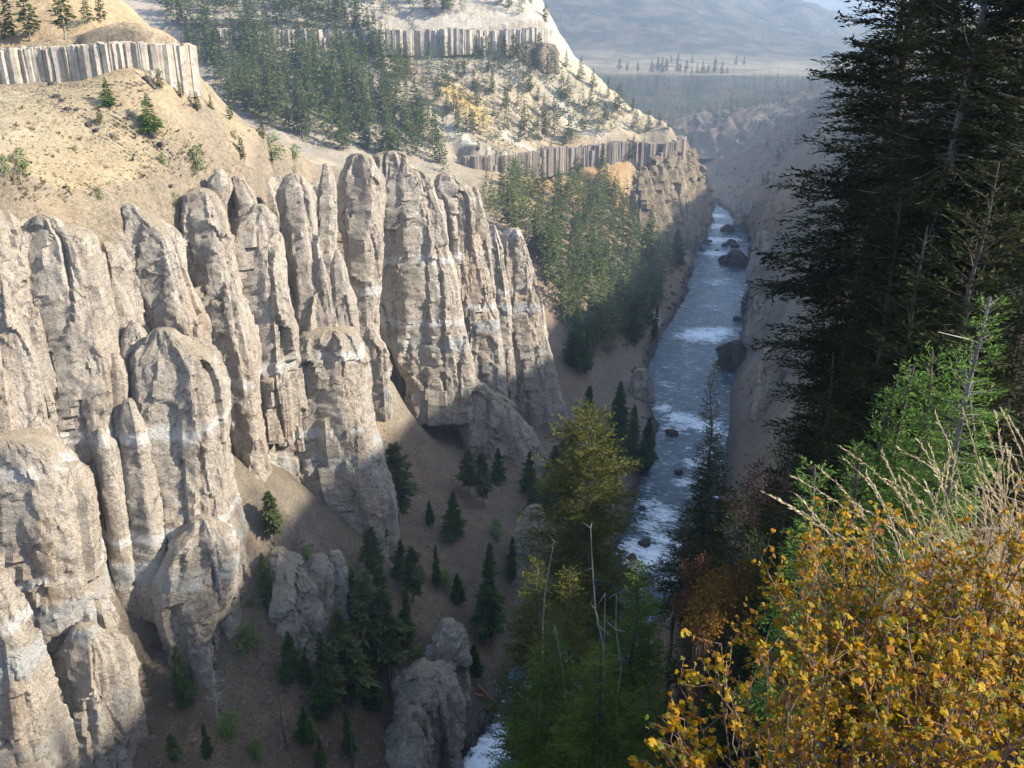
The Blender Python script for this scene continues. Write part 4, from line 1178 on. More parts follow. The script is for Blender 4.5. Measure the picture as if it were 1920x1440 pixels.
# trees of the shaded talus
SH = [('fir_near', 350, 1326, 122, "dense bright green fir on the shaded talus, lowest left of the talus firs"), ('pine_near', 515, 1022, 104, "soft grey-green pine in the gully under the pillars"), ('fir_near', 430, 992, 32, "small fir tucked at the foot of the big pillar"),
      ('pine_near', 424, 1190, 180, "tall feathery pine in front of the rounded outcrop"), ('slim_near', 508, 1152, 124, "slim ragged fir leaning over the talus gully"), ('slim_near', 392, 1275, 112, "narrow dark fir behind the bright green one"),
      ('shrub', 466, 1226, 52, "bushy dark green juniper beside the charred pole"), ('fir_near', 548, 1282, 100, "dense green fir with a smaller one touching it"), ('fir_near', 577, 1282, 66, "smaller fir touching the dense green one"), ('slim_near', 612, 1350, 178, "tall thin pine right of the paired firs"),
      ('pine_near', 748, 990, 165, "tall loose pine below the talus cone"), ('pine_near', 908, 950, 112, "pine clump in the middle of the right talus"), ('fir_near', 991, 926, 84, "neat dark conical fir near the shaded cliff knob"), ('fir_near', 806, 982, 48, "small neat conical fir in the open talus"),
      ('slim_near', 916, 1205, 200, "very tall dark fir above the pale riverside knob"), ('slim_near', 820, 1104, 90, "thin pine standing on the open brown slope"), ('fir_near', 752, 1092, 90, "dark conical fir among the talus pines"), ('pine_near', 702, 1100, 116, "leafy pine left of the dark conical fir"),
      ('pine_near', 690, 1248, 190, "tall pine in the talus grove, left one"), ('pine_near', 732, 1284, 196, "tall pine in the talus grove, right one"), ('pine_near', 648, 1262, 140, "pine at the left edge of the talus grove"), ('slim_near', 668, 1180, 120, "slim pine behind the talus grove"),
      ('pine_near', 775, 1130, 112, "spreading pine above the pale riverside bluff"), ('shrub', 836, 1104, 34, "round green shrub on the brown slope"), ('shrub', 786, 1246, 36, "dark green shrub above the riverside bluff"), ('shrub', 770, 1200, 34, "small green shrub inside the talus grove"),
      ('young', 172, 1396, 52, "neat small green fir at the foot of the round outcrop"), ('young', 121, 1216, 46, "small green fir growing on the ledge between two outcrops"), ('shrub', 234, 1358, 32, "small bright shrub in the lower left hollow"), ('shrub', 428, 1384, 52, "dark green shrub low on the talus beside a bare tree"),
      ('slim_near', 392, 1424, 78, "dark fir near the bottom edge, left of centre"), ('fir_near', 604, 1440, 60, "dark fir cut by the bottom edge"), ('shrub', 482, 1428, 40, "green shrub near the bottom edge"), ('slim_near', 660, 1420, 110, "slender fir near the bottom edge by the grove"),
      ('young', 845, 750, 34, "small fir against the pale ledge of the far wall"), ('shrub', 762, 738, 18, "tiny green shrub on the talus cone"), ('fir_near', 850, 1010, 96, "soft pine on the right talus above the tall dark fir"), ('shrub', 1000, 860, 30, "green shrub at the foot of the cliff end"),
      ('shrub', 930, 1010, 40, "shrub on the brown slope by the shaded knob"), ('shrub', 655, 1095, 40, "green shrub left of the talus pines"), ('shrub', 470, 1140, 20, "low tuft beside the ragged fir"), ('shrub', 575, 1050, 26, "green tuft beside the red dead tree"),
      ('pine_near', 715, 1180, 130, "leaning pine in the thick of the talus grove"), ('slim_near', 760, 1215, 120, "slender fir at the right edge of the talus grove"), ('pine_near', 630, 1330, 130, "loose pine below the talus grove"), ('fir_near', 700, 1330, 90, "full fir between the grove and the bottom bluff"), ('pine_near', 668, 1330, 150, "thin crowned pine in the lower grove"),
      ('pine_near', 880, 930, 90, "loose pine left of the talus pine clump"), ('fir_near', 935, 905, 70, "fir just above the talus pine clump"), ('slim_near', 960, 1090, 90, "slender fir under the shaded cliff knob"), ('pine_near', 720, 1040, 90, "pine above the dark conical fir"), ('fir_near', 860, 1130, 60, "small fir on the slope left of the very tall one"),
      ('fir_near', 575, 1400, 80, "fir in the lower middle beside the dark bare trunk"), ('pine_near', 330, 1440, 70, "low pine at the bottom edge left of the dark fir"), ('slim_near', 540, 1160, 70, "small slender fir right of the ragged one"), ('fir_near', 890, 1270, 70, "fir in the dark cleft behind the riverside knob")]
for key, x, y, h, lab in SH:
    nm = "shrub" if key == 'shrub' else "conifer_tree"
    px_tree(key, x, y, h, lab, name=nm, cat="shrub" if key == 'shrub' else "tree")
px_tree('red', 563, 1042, 66, "dead conifer with rust red needles under the buttress", name="dead_tree")
LB = [(1080, 694, 118, 'fir_near'), (1098, 700, 84, 'slim_near'), (1152, 862, 140, 'fir_near'), (1180, 880, 128, 'slim_near'), (1208, 882, 104, 'fir_near'), (1160, 806, 96, 'fir_near'), (1056, 868, 84, 'slim_near'), (1120, 880, 110, 'fir_near'), (1070, 920, 110, 'fir_near'), (1190, 830, 70, 'slim_near'),
      (1225, 640, 70, 'slim_near'), (1100, 800, 80, 'pine_near'), (1140, 930, 100, 'fir_near'), (1000, 990, 110, 'slim_near'), (1040, 960, 130, 'fir_near')]
for x, y, h, k in LB:
    px_tree(k, x, y, h, "%s in the left bank clump, %s" % ({'fir_near': 'full dark fir', 'slim_near': 'slender dark fir', 'pine_near': 'loose dark pine'}[k], 'its upper end' if y < 720 else ('beside the bend boulder' if x > 1170 else ('at its middle' if x > 1090 else 'its talus end'))), "conifers in the clump on the left bank")
px_tree('fir_near', 1271, 500, 72, "single dark rounded fir on the bank by the upper rapid")

# dead trees with bare twigs
def dead_tree(p, h, label, mat='dead', nb=60, R=0.14, seed=0, thick=0.011, up=0.1, base=0.15, lean=(0, 0)):
    g = np.random.default_rng(seed)
    zz = np.linspace(-0.03, 1, 9) * h
    w = (g.normal(0, 0.008, (9, 2)).cumsum(axis=0)) * h
    pts = np.stack([w[:, 0] - w[0, 0] + lean[0] * zz, w[:, 1] - w[0, 1] + lean[1] * zz, zz], axis=1)
    root = link("dead_tree", None, loc=p)
    tm = mesh_np("trunk", *tube(pts, np.linspace(thick, thick * 0.15, 9) * h, 6)); tm.materials.append(M[mat])
    tr = link("trunk", tm, None, root)
    parts = []
    for i in range(nb):
        f = base + (0.97 - base) * g.random()
        c = np.array([np.interp(f * h, zz, pts[:, k]) for k in range(3)])
        az = g.random() * 6.283
        L = R * h * (1.1 - f) * g.uniform(0.4, 1.2)
        d = np.array([math.cos(az), math.sin(az), g.normal(up, 0.25)])
        q = [c, c + d * L * 0.5 + g.normal(0, 0.06, 3) * L, c + d * L + np.array([0, 0, g.normal(0.05, 0.15)]) * L]
        parts.append(tube(q, [thick * 0.22 * h, thick * 0.14 * h, thick * 0.04 * h], 3))
        for _ in range(2):
            s = c + d * L * g.uniform(0.3, 0.9)
            e = s + (d + g.normal(0, 0.6, 3)) * L * 0.35
            parts.append(tube([s, e], [thick * 0.10 * h, thick * 0.03 * h], 3))
    if parts:
        bm_ = mesh_np("branches", *join(parts)); bm_.materials.append(M[mat])
        link("branches", bm_, None, tr)
    return tag(root, label, "dead tree")
def px_dead(px, py, hpx, label, **kw):
    p = hit(px, py)
    h = hpx * math.hypot(p[1], CAM_Z - p[2]) / FPX * 1.05
    return dead_tree(p, h, label, **kw)
px_dead(256, 1395, 185, "bare grey tree with a fine twiggy crown, lower left", seed=1, nb=110, R=0.26)
px_dead(410, 1350, 150, "bare grey tree leaning in front of the narrow dark fir", seed=2, nb=90, R=0.22)
px_dead(484, 1238, 110, "charred black pole with few twigs on the talus", seed=3, nb=12, R=0.10, mat='dead_dark')
px_dead(536, 1408, 130, "dark bare trunk under the paired firs", seed=4, nb=8, mat='dead_dark', thick=0.016)
px_dead(662, 1440, 130, "dark bare trunk beside the slender bottom fir", seed=5, nb=8, mat='dead_dark', thick=0.014)
px_dead(228, 226, 30, "thin bare sapling on the tan scree between two firs", seed=6, nb=20)
px_dead(740, 1010, 110, "pale dead pine with curling branches below the talus cone", seed=7, nb=40, R=0.3)

# ------------------------------------------------------------------ detailed conifers of the near slope
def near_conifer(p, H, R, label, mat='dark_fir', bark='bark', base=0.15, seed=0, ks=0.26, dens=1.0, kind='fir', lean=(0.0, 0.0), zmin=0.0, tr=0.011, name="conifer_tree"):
    """fir with curved limbs, side twigs and needle sprays; limbs below zmin are left bare"""
    g = np.random.default_rng(seed + 900)
    root = link(name, None, loc=p)
    zz = np.linspace(-0.04, 1, 14) * H
    w = g.normal(0, 0.004, (14, 2)).cumsum(axis=0) * H
    pts = np.stack([w[:, 0] - w[0, 0] + lean[0] * zz, w[:, 1] - w[0, 1] + lean[1] * zz, zz], axis=1)
    tm = mesh_np("trunk", *tube(pts, np.interp(zz, [0, H], [tr * H, 0.02]), 9)); tm.materials.append(M[bark])
    tro = link("trunk", tm, None, root)
    nb = int(7.5 * H * dens)
    z = H * (base + (0.985 - base) * ((np.arange(nb) + g.random(nb)) / nb) ** 0.95)
    z = z[z > zmin]; nb = len(z)
    q = (z / H - base) / (1 - base)
    prof = ((1 - q) ** 0.75 if kind == 'fir' else np.sqrt(1 - q) * (0.4 + 0.6 * np.minimum(q * 3, 1))) * (0.7 + 0.3 * np.minimum(q * 8, 1)) + 0.02
    az = np.arange(nb) * 2.39996 + g.normal(0, 0.5, nb)
    L = np.maximum(R * prof * g.uniform(0.45, 1.2, nb), 0.25)
    cx = np.interp(z, zz, pts[:, 0]); cy_ = np.interp(z, zz, pts[:, 1])
    rise = np.interp(q, [0, 0.5, 1], [0.02, 0.22, 0.9]) + g.normal(0, 0.13, nb)
    D = np.stack([np.cos(az), np.sin(az), rise], axis=1)
    S = np.stack([-np.sin(az), np.cos(az), np.zeros(nb)], axis=1)
    O = np.stack([cx, cy_, z], axis=1)
    def bp(i, t):
        pos = O[i] + D[i] * (L[i] * t)[:, None]
        pos[:, 2] += L[i] * (-0.42 * t ** 1.6 + 0.22 * t ** 3.5)
        return pos
    # limbs
    parts = []
    for i in range(nb):
        t = np.array([0, 0.35, 0.7, 1.0])
        ii = np.full(4, i)
        r0 = 0.012 + 0.012 * L[i]
        parts.append(tube(bp(ii, t), [r0, r0 * 0.7, r0 * 0.4, r0 * 0.12], 3))
    lm = mesh_np("limbs", *join(parts)); lm.materials.append(M[bark])
    link("limbs", lm, None, tro)
    # twigs
    nt = np.maximum((L / (ks * 0.33)).astype(int), 3)
    idx = np.repeat(np.arange(nb), nt)
    t = np.concatenate([np.linspace(0.16, 1.0, n) for n in nt]) + g.normal(0, 0.02, len(idx))
    t = np.clip(t, 0.1, 1.0)
    side = np.where(np.arange(len(idx)) % 2 == 0, 1.0, -1.0)
    P0 = bp(idx, t)
    tl = np.minimum((0.22 + 0.42 * (1 - t)) * L[idx], 0.95) * g.uniform(0.6, 1.15, len(idx)) + ks * 0.4
    TD = unit(D[idx] * 0.75 + S[idx] * (side * g.uniform(0.45, 1.1, len(idx)))[:, None] + g.normal(0, 0.16, (len(idx), 3)))
    TD[:, 2] -= 0.10
    nk = np.maximum((tl / (ks * 0.42)).astype(int), 2)
    kid = np.repeat(np.arange(len(idx)), nk)
    kt = np.concatenate([np.linspace(0.1, 0.95, n) for n in nk])
    kp = P0[kid] + TD[kid] * (tl[kid] * kt)[:, None]
    kp[:, 2] -= 0.16 * tl[kid] * kt ** 2
    m = len(kid)
    sgn = g.choice([-1.0, 1.0], m)
    kd = unit(TD[kid] + np.cross(TD[kid], [0, 0, 1.0]) * (sgn * g.uniform(0.1, 0.85, m))[:, None] + g.normal(0, 0.3, (m, 3)))
    kn = unit(np.array([0, 0, 1.0]) + g.normal(0, 0.6, (m, 3)))
    kl = ks * g.uniform(0.6, 1.2, m)
    cm = mesh_np("crown", *kites(kp, kd, kn, kl, kl * g.uniform(0.22, 0.40, m), 0.06), smooth=False); cm.materials.append(M[mat])
    link("crown", cm, None, root)
    return tag(root, label, "tree")

def by_top(px, py, Y, R, label, **kw):
    """a tree at the distance Y whose tip shows at a pixel"""
    tp = at_y(px, py, Y)
    zb = float(ground(tp[0], Y)) - 0.2
    kw.setdefault('zmin', 0.0)
    return near_conifer((tp[0], Y, zb), tp[2] - zb, R, label, **kw)

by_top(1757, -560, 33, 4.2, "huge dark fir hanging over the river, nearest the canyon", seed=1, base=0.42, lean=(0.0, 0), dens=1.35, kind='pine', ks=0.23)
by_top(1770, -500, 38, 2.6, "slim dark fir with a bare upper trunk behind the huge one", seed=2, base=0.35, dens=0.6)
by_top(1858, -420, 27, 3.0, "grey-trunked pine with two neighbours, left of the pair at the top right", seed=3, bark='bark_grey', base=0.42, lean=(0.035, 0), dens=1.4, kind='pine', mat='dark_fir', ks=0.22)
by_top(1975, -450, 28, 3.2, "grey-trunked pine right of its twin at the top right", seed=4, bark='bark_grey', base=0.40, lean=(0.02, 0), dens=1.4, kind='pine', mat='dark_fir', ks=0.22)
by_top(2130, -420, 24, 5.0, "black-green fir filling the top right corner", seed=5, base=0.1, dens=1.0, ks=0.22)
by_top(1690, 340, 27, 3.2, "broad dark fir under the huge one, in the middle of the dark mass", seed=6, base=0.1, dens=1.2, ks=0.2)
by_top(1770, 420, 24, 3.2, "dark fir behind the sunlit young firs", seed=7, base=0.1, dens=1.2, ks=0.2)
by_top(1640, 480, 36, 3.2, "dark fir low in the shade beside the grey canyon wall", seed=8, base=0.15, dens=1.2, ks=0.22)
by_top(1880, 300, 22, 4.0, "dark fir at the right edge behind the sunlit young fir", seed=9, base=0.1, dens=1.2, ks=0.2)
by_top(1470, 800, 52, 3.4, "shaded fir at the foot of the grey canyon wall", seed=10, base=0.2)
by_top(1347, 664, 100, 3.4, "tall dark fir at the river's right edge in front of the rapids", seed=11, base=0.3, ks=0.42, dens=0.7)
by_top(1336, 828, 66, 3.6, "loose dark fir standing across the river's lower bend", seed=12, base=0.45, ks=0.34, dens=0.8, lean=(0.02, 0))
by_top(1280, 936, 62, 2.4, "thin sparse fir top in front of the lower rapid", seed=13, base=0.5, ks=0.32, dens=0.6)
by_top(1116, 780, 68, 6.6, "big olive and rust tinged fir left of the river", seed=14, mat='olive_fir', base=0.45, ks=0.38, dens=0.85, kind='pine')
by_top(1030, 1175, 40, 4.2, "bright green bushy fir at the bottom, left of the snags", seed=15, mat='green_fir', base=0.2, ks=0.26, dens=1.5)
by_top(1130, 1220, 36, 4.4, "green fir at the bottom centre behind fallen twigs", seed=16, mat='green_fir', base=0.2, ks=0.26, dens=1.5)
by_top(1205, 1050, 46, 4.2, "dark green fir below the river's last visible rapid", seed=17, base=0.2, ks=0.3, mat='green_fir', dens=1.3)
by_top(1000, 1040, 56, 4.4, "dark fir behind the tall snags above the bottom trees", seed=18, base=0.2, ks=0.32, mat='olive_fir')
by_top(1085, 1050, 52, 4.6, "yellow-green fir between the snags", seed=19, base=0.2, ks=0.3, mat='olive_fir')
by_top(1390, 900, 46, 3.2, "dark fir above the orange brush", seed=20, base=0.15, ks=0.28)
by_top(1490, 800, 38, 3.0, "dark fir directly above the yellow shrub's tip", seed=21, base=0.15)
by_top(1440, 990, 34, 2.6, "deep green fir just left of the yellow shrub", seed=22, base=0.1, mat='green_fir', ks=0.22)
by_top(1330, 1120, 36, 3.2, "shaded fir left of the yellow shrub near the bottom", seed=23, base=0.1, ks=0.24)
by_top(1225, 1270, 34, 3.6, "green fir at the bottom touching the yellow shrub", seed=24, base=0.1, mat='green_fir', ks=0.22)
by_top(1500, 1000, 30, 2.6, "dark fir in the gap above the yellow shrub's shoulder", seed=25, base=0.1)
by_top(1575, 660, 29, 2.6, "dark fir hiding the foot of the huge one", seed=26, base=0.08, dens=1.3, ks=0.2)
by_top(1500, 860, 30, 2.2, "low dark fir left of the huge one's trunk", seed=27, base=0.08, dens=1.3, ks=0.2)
# young firs in the sun
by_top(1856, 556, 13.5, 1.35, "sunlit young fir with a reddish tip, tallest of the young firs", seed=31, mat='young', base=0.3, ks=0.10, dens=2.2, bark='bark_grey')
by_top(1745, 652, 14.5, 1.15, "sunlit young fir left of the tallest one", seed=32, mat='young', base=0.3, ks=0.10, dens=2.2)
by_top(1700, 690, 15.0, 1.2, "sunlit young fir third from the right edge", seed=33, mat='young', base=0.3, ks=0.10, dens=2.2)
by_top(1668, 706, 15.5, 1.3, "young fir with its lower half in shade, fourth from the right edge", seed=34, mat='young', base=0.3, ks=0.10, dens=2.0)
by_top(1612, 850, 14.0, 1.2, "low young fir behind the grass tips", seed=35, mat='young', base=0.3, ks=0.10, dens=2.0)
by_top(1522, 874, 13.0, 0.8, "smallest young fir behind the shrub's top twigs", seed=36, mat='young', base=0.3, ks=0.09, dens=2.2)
def snag(px0, py0, px1, py1, Y, label, seed=0, r=0.075):
    a = at_y(px0, py0, Y); b = at_y(px1, py1, Y)
    g = np.random.default_rng(seed)
    zb = float(ground(b[0], Y)) - 0.3
    d = (a - b) / max(a[2] - b[2], 0.1)
    foot = b + d * (zb - b[2]) * 0.6; foot[2] = zb
    n = 12
    f = np.linspace(0, 1, n)
    k = (b[2] - zb) / (a[2] - zb)
    pts = np.where((f < k)[:, None], foot + (b - foot) * (f / max(k, 1e-3))[:, None], b + (a - b) * ((f - k) / (1 - k))[:, None]) + np.concatenate([[[0, 0, 0]], g.normal(0, 0.10, (n - 1, 3)) * np.array([1, 1, 0.2])])
    root = link("snag", None, loc=foot)
    tm = mesh_np("trunk", *tube(pts - foot, np.linspace(r * 1.8, r * 0.35, n), 7)); tm.materials.append(M['dead'])
    tro = link("trunk", tm, None, root)
    parts = []
    for i in range(14):
        c = pts[g.integers(4, n)] - foot
        e = c + np.array([g.normal(0, 0.5), g.normal(0, 0.5), g.normal(0.1, 0.2)])
        parts.append(tube([c, e], [0.018, 0.006], 3))
    bm_ = mesh_np("branches", *join(parts)); bm_.materials.append(M['dead'])
    link("branches", bm_, None, tro)
    tag(root, label, "snag")
snag(1100, 988, 1128, 1160, 44, "tallest pale bare snag, in the centre of the bottom trees", 1)
snag(1036, 1015, 1024, 1140, 43, "crooked pale snag left of the tallest one", 2, 0.06)
snag(1138, 1112, 1130, 1270, 40, "thin pale snag just right of the tallest one", 3, 0.05)
snag(1157, 1112, 1160, 1270, 39.5, "thin curved pale snag, rightmost of the group", 4, 0.05)
snag(1046, 1175, 1056, 1260, 40, "short pale snag low among the bottom firs", 5, 0.05)
snag(1820, 640, 1838, 800, 16, "short silvery stub beside the tallest young fir", 6, 0.03)
# ------------------------------------------------------------------ yellow shrubs in front of the camera
def mat_leaf(name, use_attr):
    t = NT(name)
    if use_attr:
        f = t.attr("leaf")
    else:
        f = t.n("ShaderNodeObjectInfo").outputs["Random"]
    c = t.ramp(f, [(0.0, (0.08, 0.13, 0.015)), (0.14, (0.15, 0.155, 0.010)), (0.30, (0.34, 0.225, 0.003)), (0.56, (0.42, 0.215, 0.003)), (0.78, (0.29, 0.105, 0.004)), (0.90, (0.14, 0.042, 0.010)), (1.0, (0.50, 0.36, 0.09))])
    c = t.mix(t.ramp(t.noise(t.pos(), 90.0, 3, 0.6), [(0.40, 0.0), (0.68, 0.45)]), c, (0.16, 0.07, 0.01))
    t.color(c)
    t.b.inputs["Roughness"].default_value = 0.6
    t.b.inputs["Specular IOR Level"].default_value = 0.2
    tr = t.n("ShaderNodeBsdfTranslucent")
    t.l(c, tr.inputs[0])
    mx = t.n("ShaderNodeMixShader"); mx.inputs[0].default_value = 0.42
    t.l(t.b.outputs[0], mx.inputs[1]); t.l(tr.outputs[0], mx.inputs[2])
    t.l(mx.outputs[0], t.out.inputs[0])
    return t.m
M['leaf'] = mat_leaf("shrub_leaf", False)
M['leaves'] = mat_leaf("shrub_leaves", True)
M['stem'] = mat_bark("shrub_stem", (0.13, 0.075, 0.055), (0.30, 0.22, 0.18), 40.0)

LEAF2D = np.array([(0.0, 0.0), (0.10, 0.20), (0.30, 0.50), (0.48, 0.40), (0.52, 0.20), (0.78, 0.30), (1.0, 0.02), (0.80, -0.28), (0.54, -0.20), (0.47, -0.42), (0.28, -0.48), (0.10, -0.20)])
def leaf_np(seed):
    g = np.random.default_rng(seed)
    p = LEAF2D + g.normal(0, 0.035, LEAF2D.shape); p[0] = 0
    mid = np.array([(0.45, 0.0)])
    q = np.vstack([p, mid])
    z = -0.35 * np.abs(q[:, 1]) * g.uniform(-0.6, 1.2) - g.uniform(-0.1, 0.35) * q[:, 0] ** 2 + g.normal(0, 0.03, len(q))
    z[0] = 0
    V = np.stack([q[:, 0], q[:, 1], z], axis=1)
    n = len(p)
    F = np.array([[i, (i + 1) % n, n] for i in range(n)])
    return V, F
LEAFS = [leaf_np(k) for k in range(6)]
LEAFM = []
for V_, F_ in LEAFS:
    m_ = mesh_np("leaf", V_, F_, smooth=False); m_.materials.append(M['leaf']); LEAFM.append(m_)

def shrub(ctr, rad, root_xy, label, seed=0, stems=34, single=75, twigs=13, leafy=1.0, out=1.0):
    g = np.random.default_rng(seed + 500)
    ctr = np.array(ctr, float); rad = np.array(rad, float)
    zb = float(shelf(np.array(root_xy[0]), np.array(root_xy[1]))) - 0.05
    base = np.array([root_xy[0], root_xy[1], zb])
    rootE = link("shrub", None, loc=base)
    parts = []; LP, LD, LN, LSZ = [], [], [], []
    for i in range(stems):
        v = unit(g.normal(0, 1, 3) + np.array([0, -0.1, 0.35]))
        tgt = ctr + v * rad * g.uniform(0.72, 1.08)
        b0 = base + np.array([g.normal(0, 0.09), g.normal(0, 0.09), 0])
        ctl = b0 * 0.45 + tgt * 0.55 + np.array([g.normal(0, 0.08), g.normal(0, 0.08), 0.10])
        t = np.linspace(0, 1, 9)[:, None]
        pts = (1 - t) ** 2 * b0 + 2 * t * (1 - t) * ctl + t * t * tgt + np.concatenate([np.zeros((1, 3)), g.normal(0, 0.010, (8, 3))])
        parts.append(tube(pts - base, np.linspace(0.0052, 0.0016, 9), 5))
        for k in range(twigs):
            f = 0.30 + 0.70 * (k + g.random()) / twigs
            c = np.array([np.interp(f, t[:, 0], pts[:, a]) for a in range(3)])
            d0 = unit(tgt - b0)
            d = unit(d0 * 0.6 + g.normal(0, 0.55, 3) + np.array([0, 0, 0.25]))
            L = g.uniform(0.05, 0.16)
            e = c + d * L + g.normal(0, 0.01, 3)
            mpt = (c + e) / 2 + g.normal(0, 0.008, 3)
            parts.append(tube(np.array([c, mpt, e]) - base, [0.0018, 0.0014, 0.0008], 3))
            nl = int(g.integers(4, 11) * leafy)
            for j in range(nl):
                ff = g.uniform(0.15, 1.05)
                p = c + (e - c) * ff + g.normal(0, 0.006, 3)
                ld = unit(d * 0.4 + g.normal(0, 0.7, 3) + np.array([0, 0, 0.05]))
                LP.append(p); LD.append(ld)
                LN.append(unit(np.array([0.25, -0.35, 0.8]) + g.normal(0, 0.45, 3)))
                LSZ.append(0.011 + 0.023 * g.beta(1.6, 2.0))
    LP = np.array(LP); LD = np.array(LD); LN = np.array(LN); LSZ = np.array(LSZ)
    S = unit(np.cross(LN, LD)); Nn = np.cross(LD, S)
    sm = mesh_np("stems", *join(parts)); sm.materials.append(M['stem'])
    link("stems", sm, None, rootE)
    # the leaves that show largest are parts of their own
    dist = np.linalg.norm(LP - np.array([0, 0, CAM_Z]), axis=1) / LSZ
    order = np.argsort(dist)
    own = order[:single]; rest = order[single:]
    from mathutils import Matrix
    for k, i in enumerate(own):
        o = link("leaf", LEAFM[int(g.integers(0, 6))], None, rootE)
        m = Matrix([[LD[i][0], S[i][0], Nn[i][0]], [LD[i][1], S[i][1], Nn[i][1]], [LD[i][2], S[i][2], Nn[i][2]]])
        o.location = [float(q) for q in LP[i] - base]
        o.rotation_euler = m.to_euler()
        o.scale = (float(LSZ[i]),) * 3
    vid = g.integers(0, 6, len(rest))
    Vs, Fs, at, kk = [], [], [], 0
    for v in range(6):
        ii = rest[vid == v]
        V, F = LEAFS[v]
        X = LP[ii][:, None] + LSZ[ii][:, None, None] * (V[None, :, 0:1] * LD[ii][:, None] + V[None, :, 1:2] * S[ii][:, None] + V[None, :, 2:3] * Nn[ii][:, None])
        Vs.append(X.reshape(-1, 3)); Fs.append((F[None] + (np.arange(len(ii)) * len(V))[:, None, None]).reshape(-1, 3) + kk)
        at.append(np.repeat(np.clip(g.beta(1.25, 1.6, len(ii)), 0, 1), len(V))); kk += len(ii) * len(V)
    lm = mesh_np("leaves", np.vstack(Vs) - base, np.vstack(Fs), smooth=False, attrs={"leaf": np.concatenate(at)}); lm.materials.append(M['leaves'])
    lo = link("leaves", lm, None, rootE)
    lo["kind"] = "stuff"
    tag(rootE, label, "shrub")

def pxc(px, py, t):
    return at_d(px, py, t)
c1 = pxc(1478, 1430, 2.9); shrub(c1, (0.46, 0.42, 0.42), (c1[0] + 0.10, c1[1] + 0.05), "golden leaved shrub at the bottom, left of the others and touching the firs", 1, stems=72)
c2 = pxc(1600, 1140, 3.6); shrub(c2, (0.46, 0.42, 0.42), (c2[0] + 0.1, c2[1]), "golden leaved shrub rising in the middle, below the grass", 2, stems=72)
c3 = pxc(1760, 1370, 2.6); shrub(c3, (0.40, 0.38, 0.36), (c3[0] + 0.1, c3[1] + 0.05), "golden leaved shrub at the bottom right with dark gaps", 3, stems=46, twigs=12)
c4 = pxc(1860, 1130, 3.4); shrub(c4, (0.42, 0.40, 0.36), (c4[0] + 0.05, c4[1]), "golden and green leaved shrub at the right edge under the dry grass", 4, stems=46, twigs=12)

# ------------------------------------------------------------------ dry grass
def grass():
    g = np.random.default_rng(8)
    t = NT("dry_grass")
    f = t.attr("leaf")
    c = t.ramp(f, [(0.0, (0.34, 0.24, 0.13)), (0.5, (0.46, 0.35, 0.21)), (1.0, (0.56, 0.47, 0.31))])
    t.color(c)
    tr = t.n("ShaderNodeBsdfTranslucent"); t.l(c, tr.inputs[0])
    mx = t.n("ShaderNodeMixShader"); mx.inputs[0].default_value = 0.4
    t.l(t.b.outputs[0], mx.inputs[1]); t.l(tr.outputs[0], mx.inputs[2]); t.l(mx.outputs[0], t.out.inputs[0])
    parts = []; tint = []
    def add(VF, k):
        parts.append(VF); tint.append(np.full(len(VF[0]), k))
    def root(px0, px1, t0, t1):
        p = at_d(g.uniform(px0, px1), g.uniform(980, 1060), g.uniform(t0, t1))
        p[2] = float(shelf(np.array(p[0]), np.array(p[1])))
        return p
    # seed stalks
    for i in range(95):
        p = root(1700, 2000, 3.7, 4.8)
        H = g.uniform(0.65, 1.22)
        bx = g.normal(-0.26, 0.20); by = g.normal(0.02, 0.10)
        f = np.linspace(0, 1, 9)
        pts = np.stack([p[0] + bx * H * f ** 1.9, p[1] + by * H * f ** 1.9, p[2] + H * (f - 0.10 * f ** 3)], axis=1)
        k = g.random()
        add(tube(pts, np.linspace(0.0022, 0.0009, 9), 3), k)
        d = unit(pts[-1] - pts[-2])
        nh = 26
        ff = np.linspace(0.76, 1.0, nh)
        C = np.stack([np.interp(ff, f, pts[:, a]) for a in range(3)], axis=1)
        Dd = unit(d[None] + g.normal(0, 0.22, (nh, 3)))
        add(kites(C, Dd, g.normal(0, 1, (nh, 3)), g.uniform(0.020, 0.038, nh), g.uniform(0.005, 0.009, nh)), min(1, k * 0.5 + 0.5))
    # blades
    n = 3600
    px = g.uniform(1640, 2050, n)
    for i in range(n):
        p = at_d(px[i], g.uniform(960, 1120), g.uniform(3.5, 5.0))
        p[2] = float(shelf(np.array(p[0]), np.array(p[1])))
        H = g.uniform(0.18, 0.62) * np.clip((px[i] - 1560) / 260, 0.35, 1)
        bx, by = g.normal(-0.14, 0.30), g.normal(0, 0.24)
        f = np.linspace(0, 1, 5)
        pts = np.stack([p[0] + bx * H * f ** 2, p[1] + by * H * f ** 2, p[2] + H * f * (1 - 0.12 * f)], axis=1)
        w = np.array([0.0026, 0.0024, 0.0019, 0.0012, 0.0003])
        sdir = unit(np.array([g.normal(), g.normal(), 0.0]))
        V = np.vstack([pts - sdir * w[:, None], pts + sdir * w[:, None]])
        F = np.array([[j, j + 1, 6 + j, 5 + j] for j in range(4)])
        add((V, F), g.random())
    tubes = [q for q in parts]
    V, F = join(tubes)
    o = link("dry_grass", mesh_np("dry_grass", V, F, True, attrs={"leaf": np.concatenate(tint)}), t.m)
    tag(o, "tall pale dry grass with nodding seed heads behind the golden shrubs", kind="stuff")
grass()

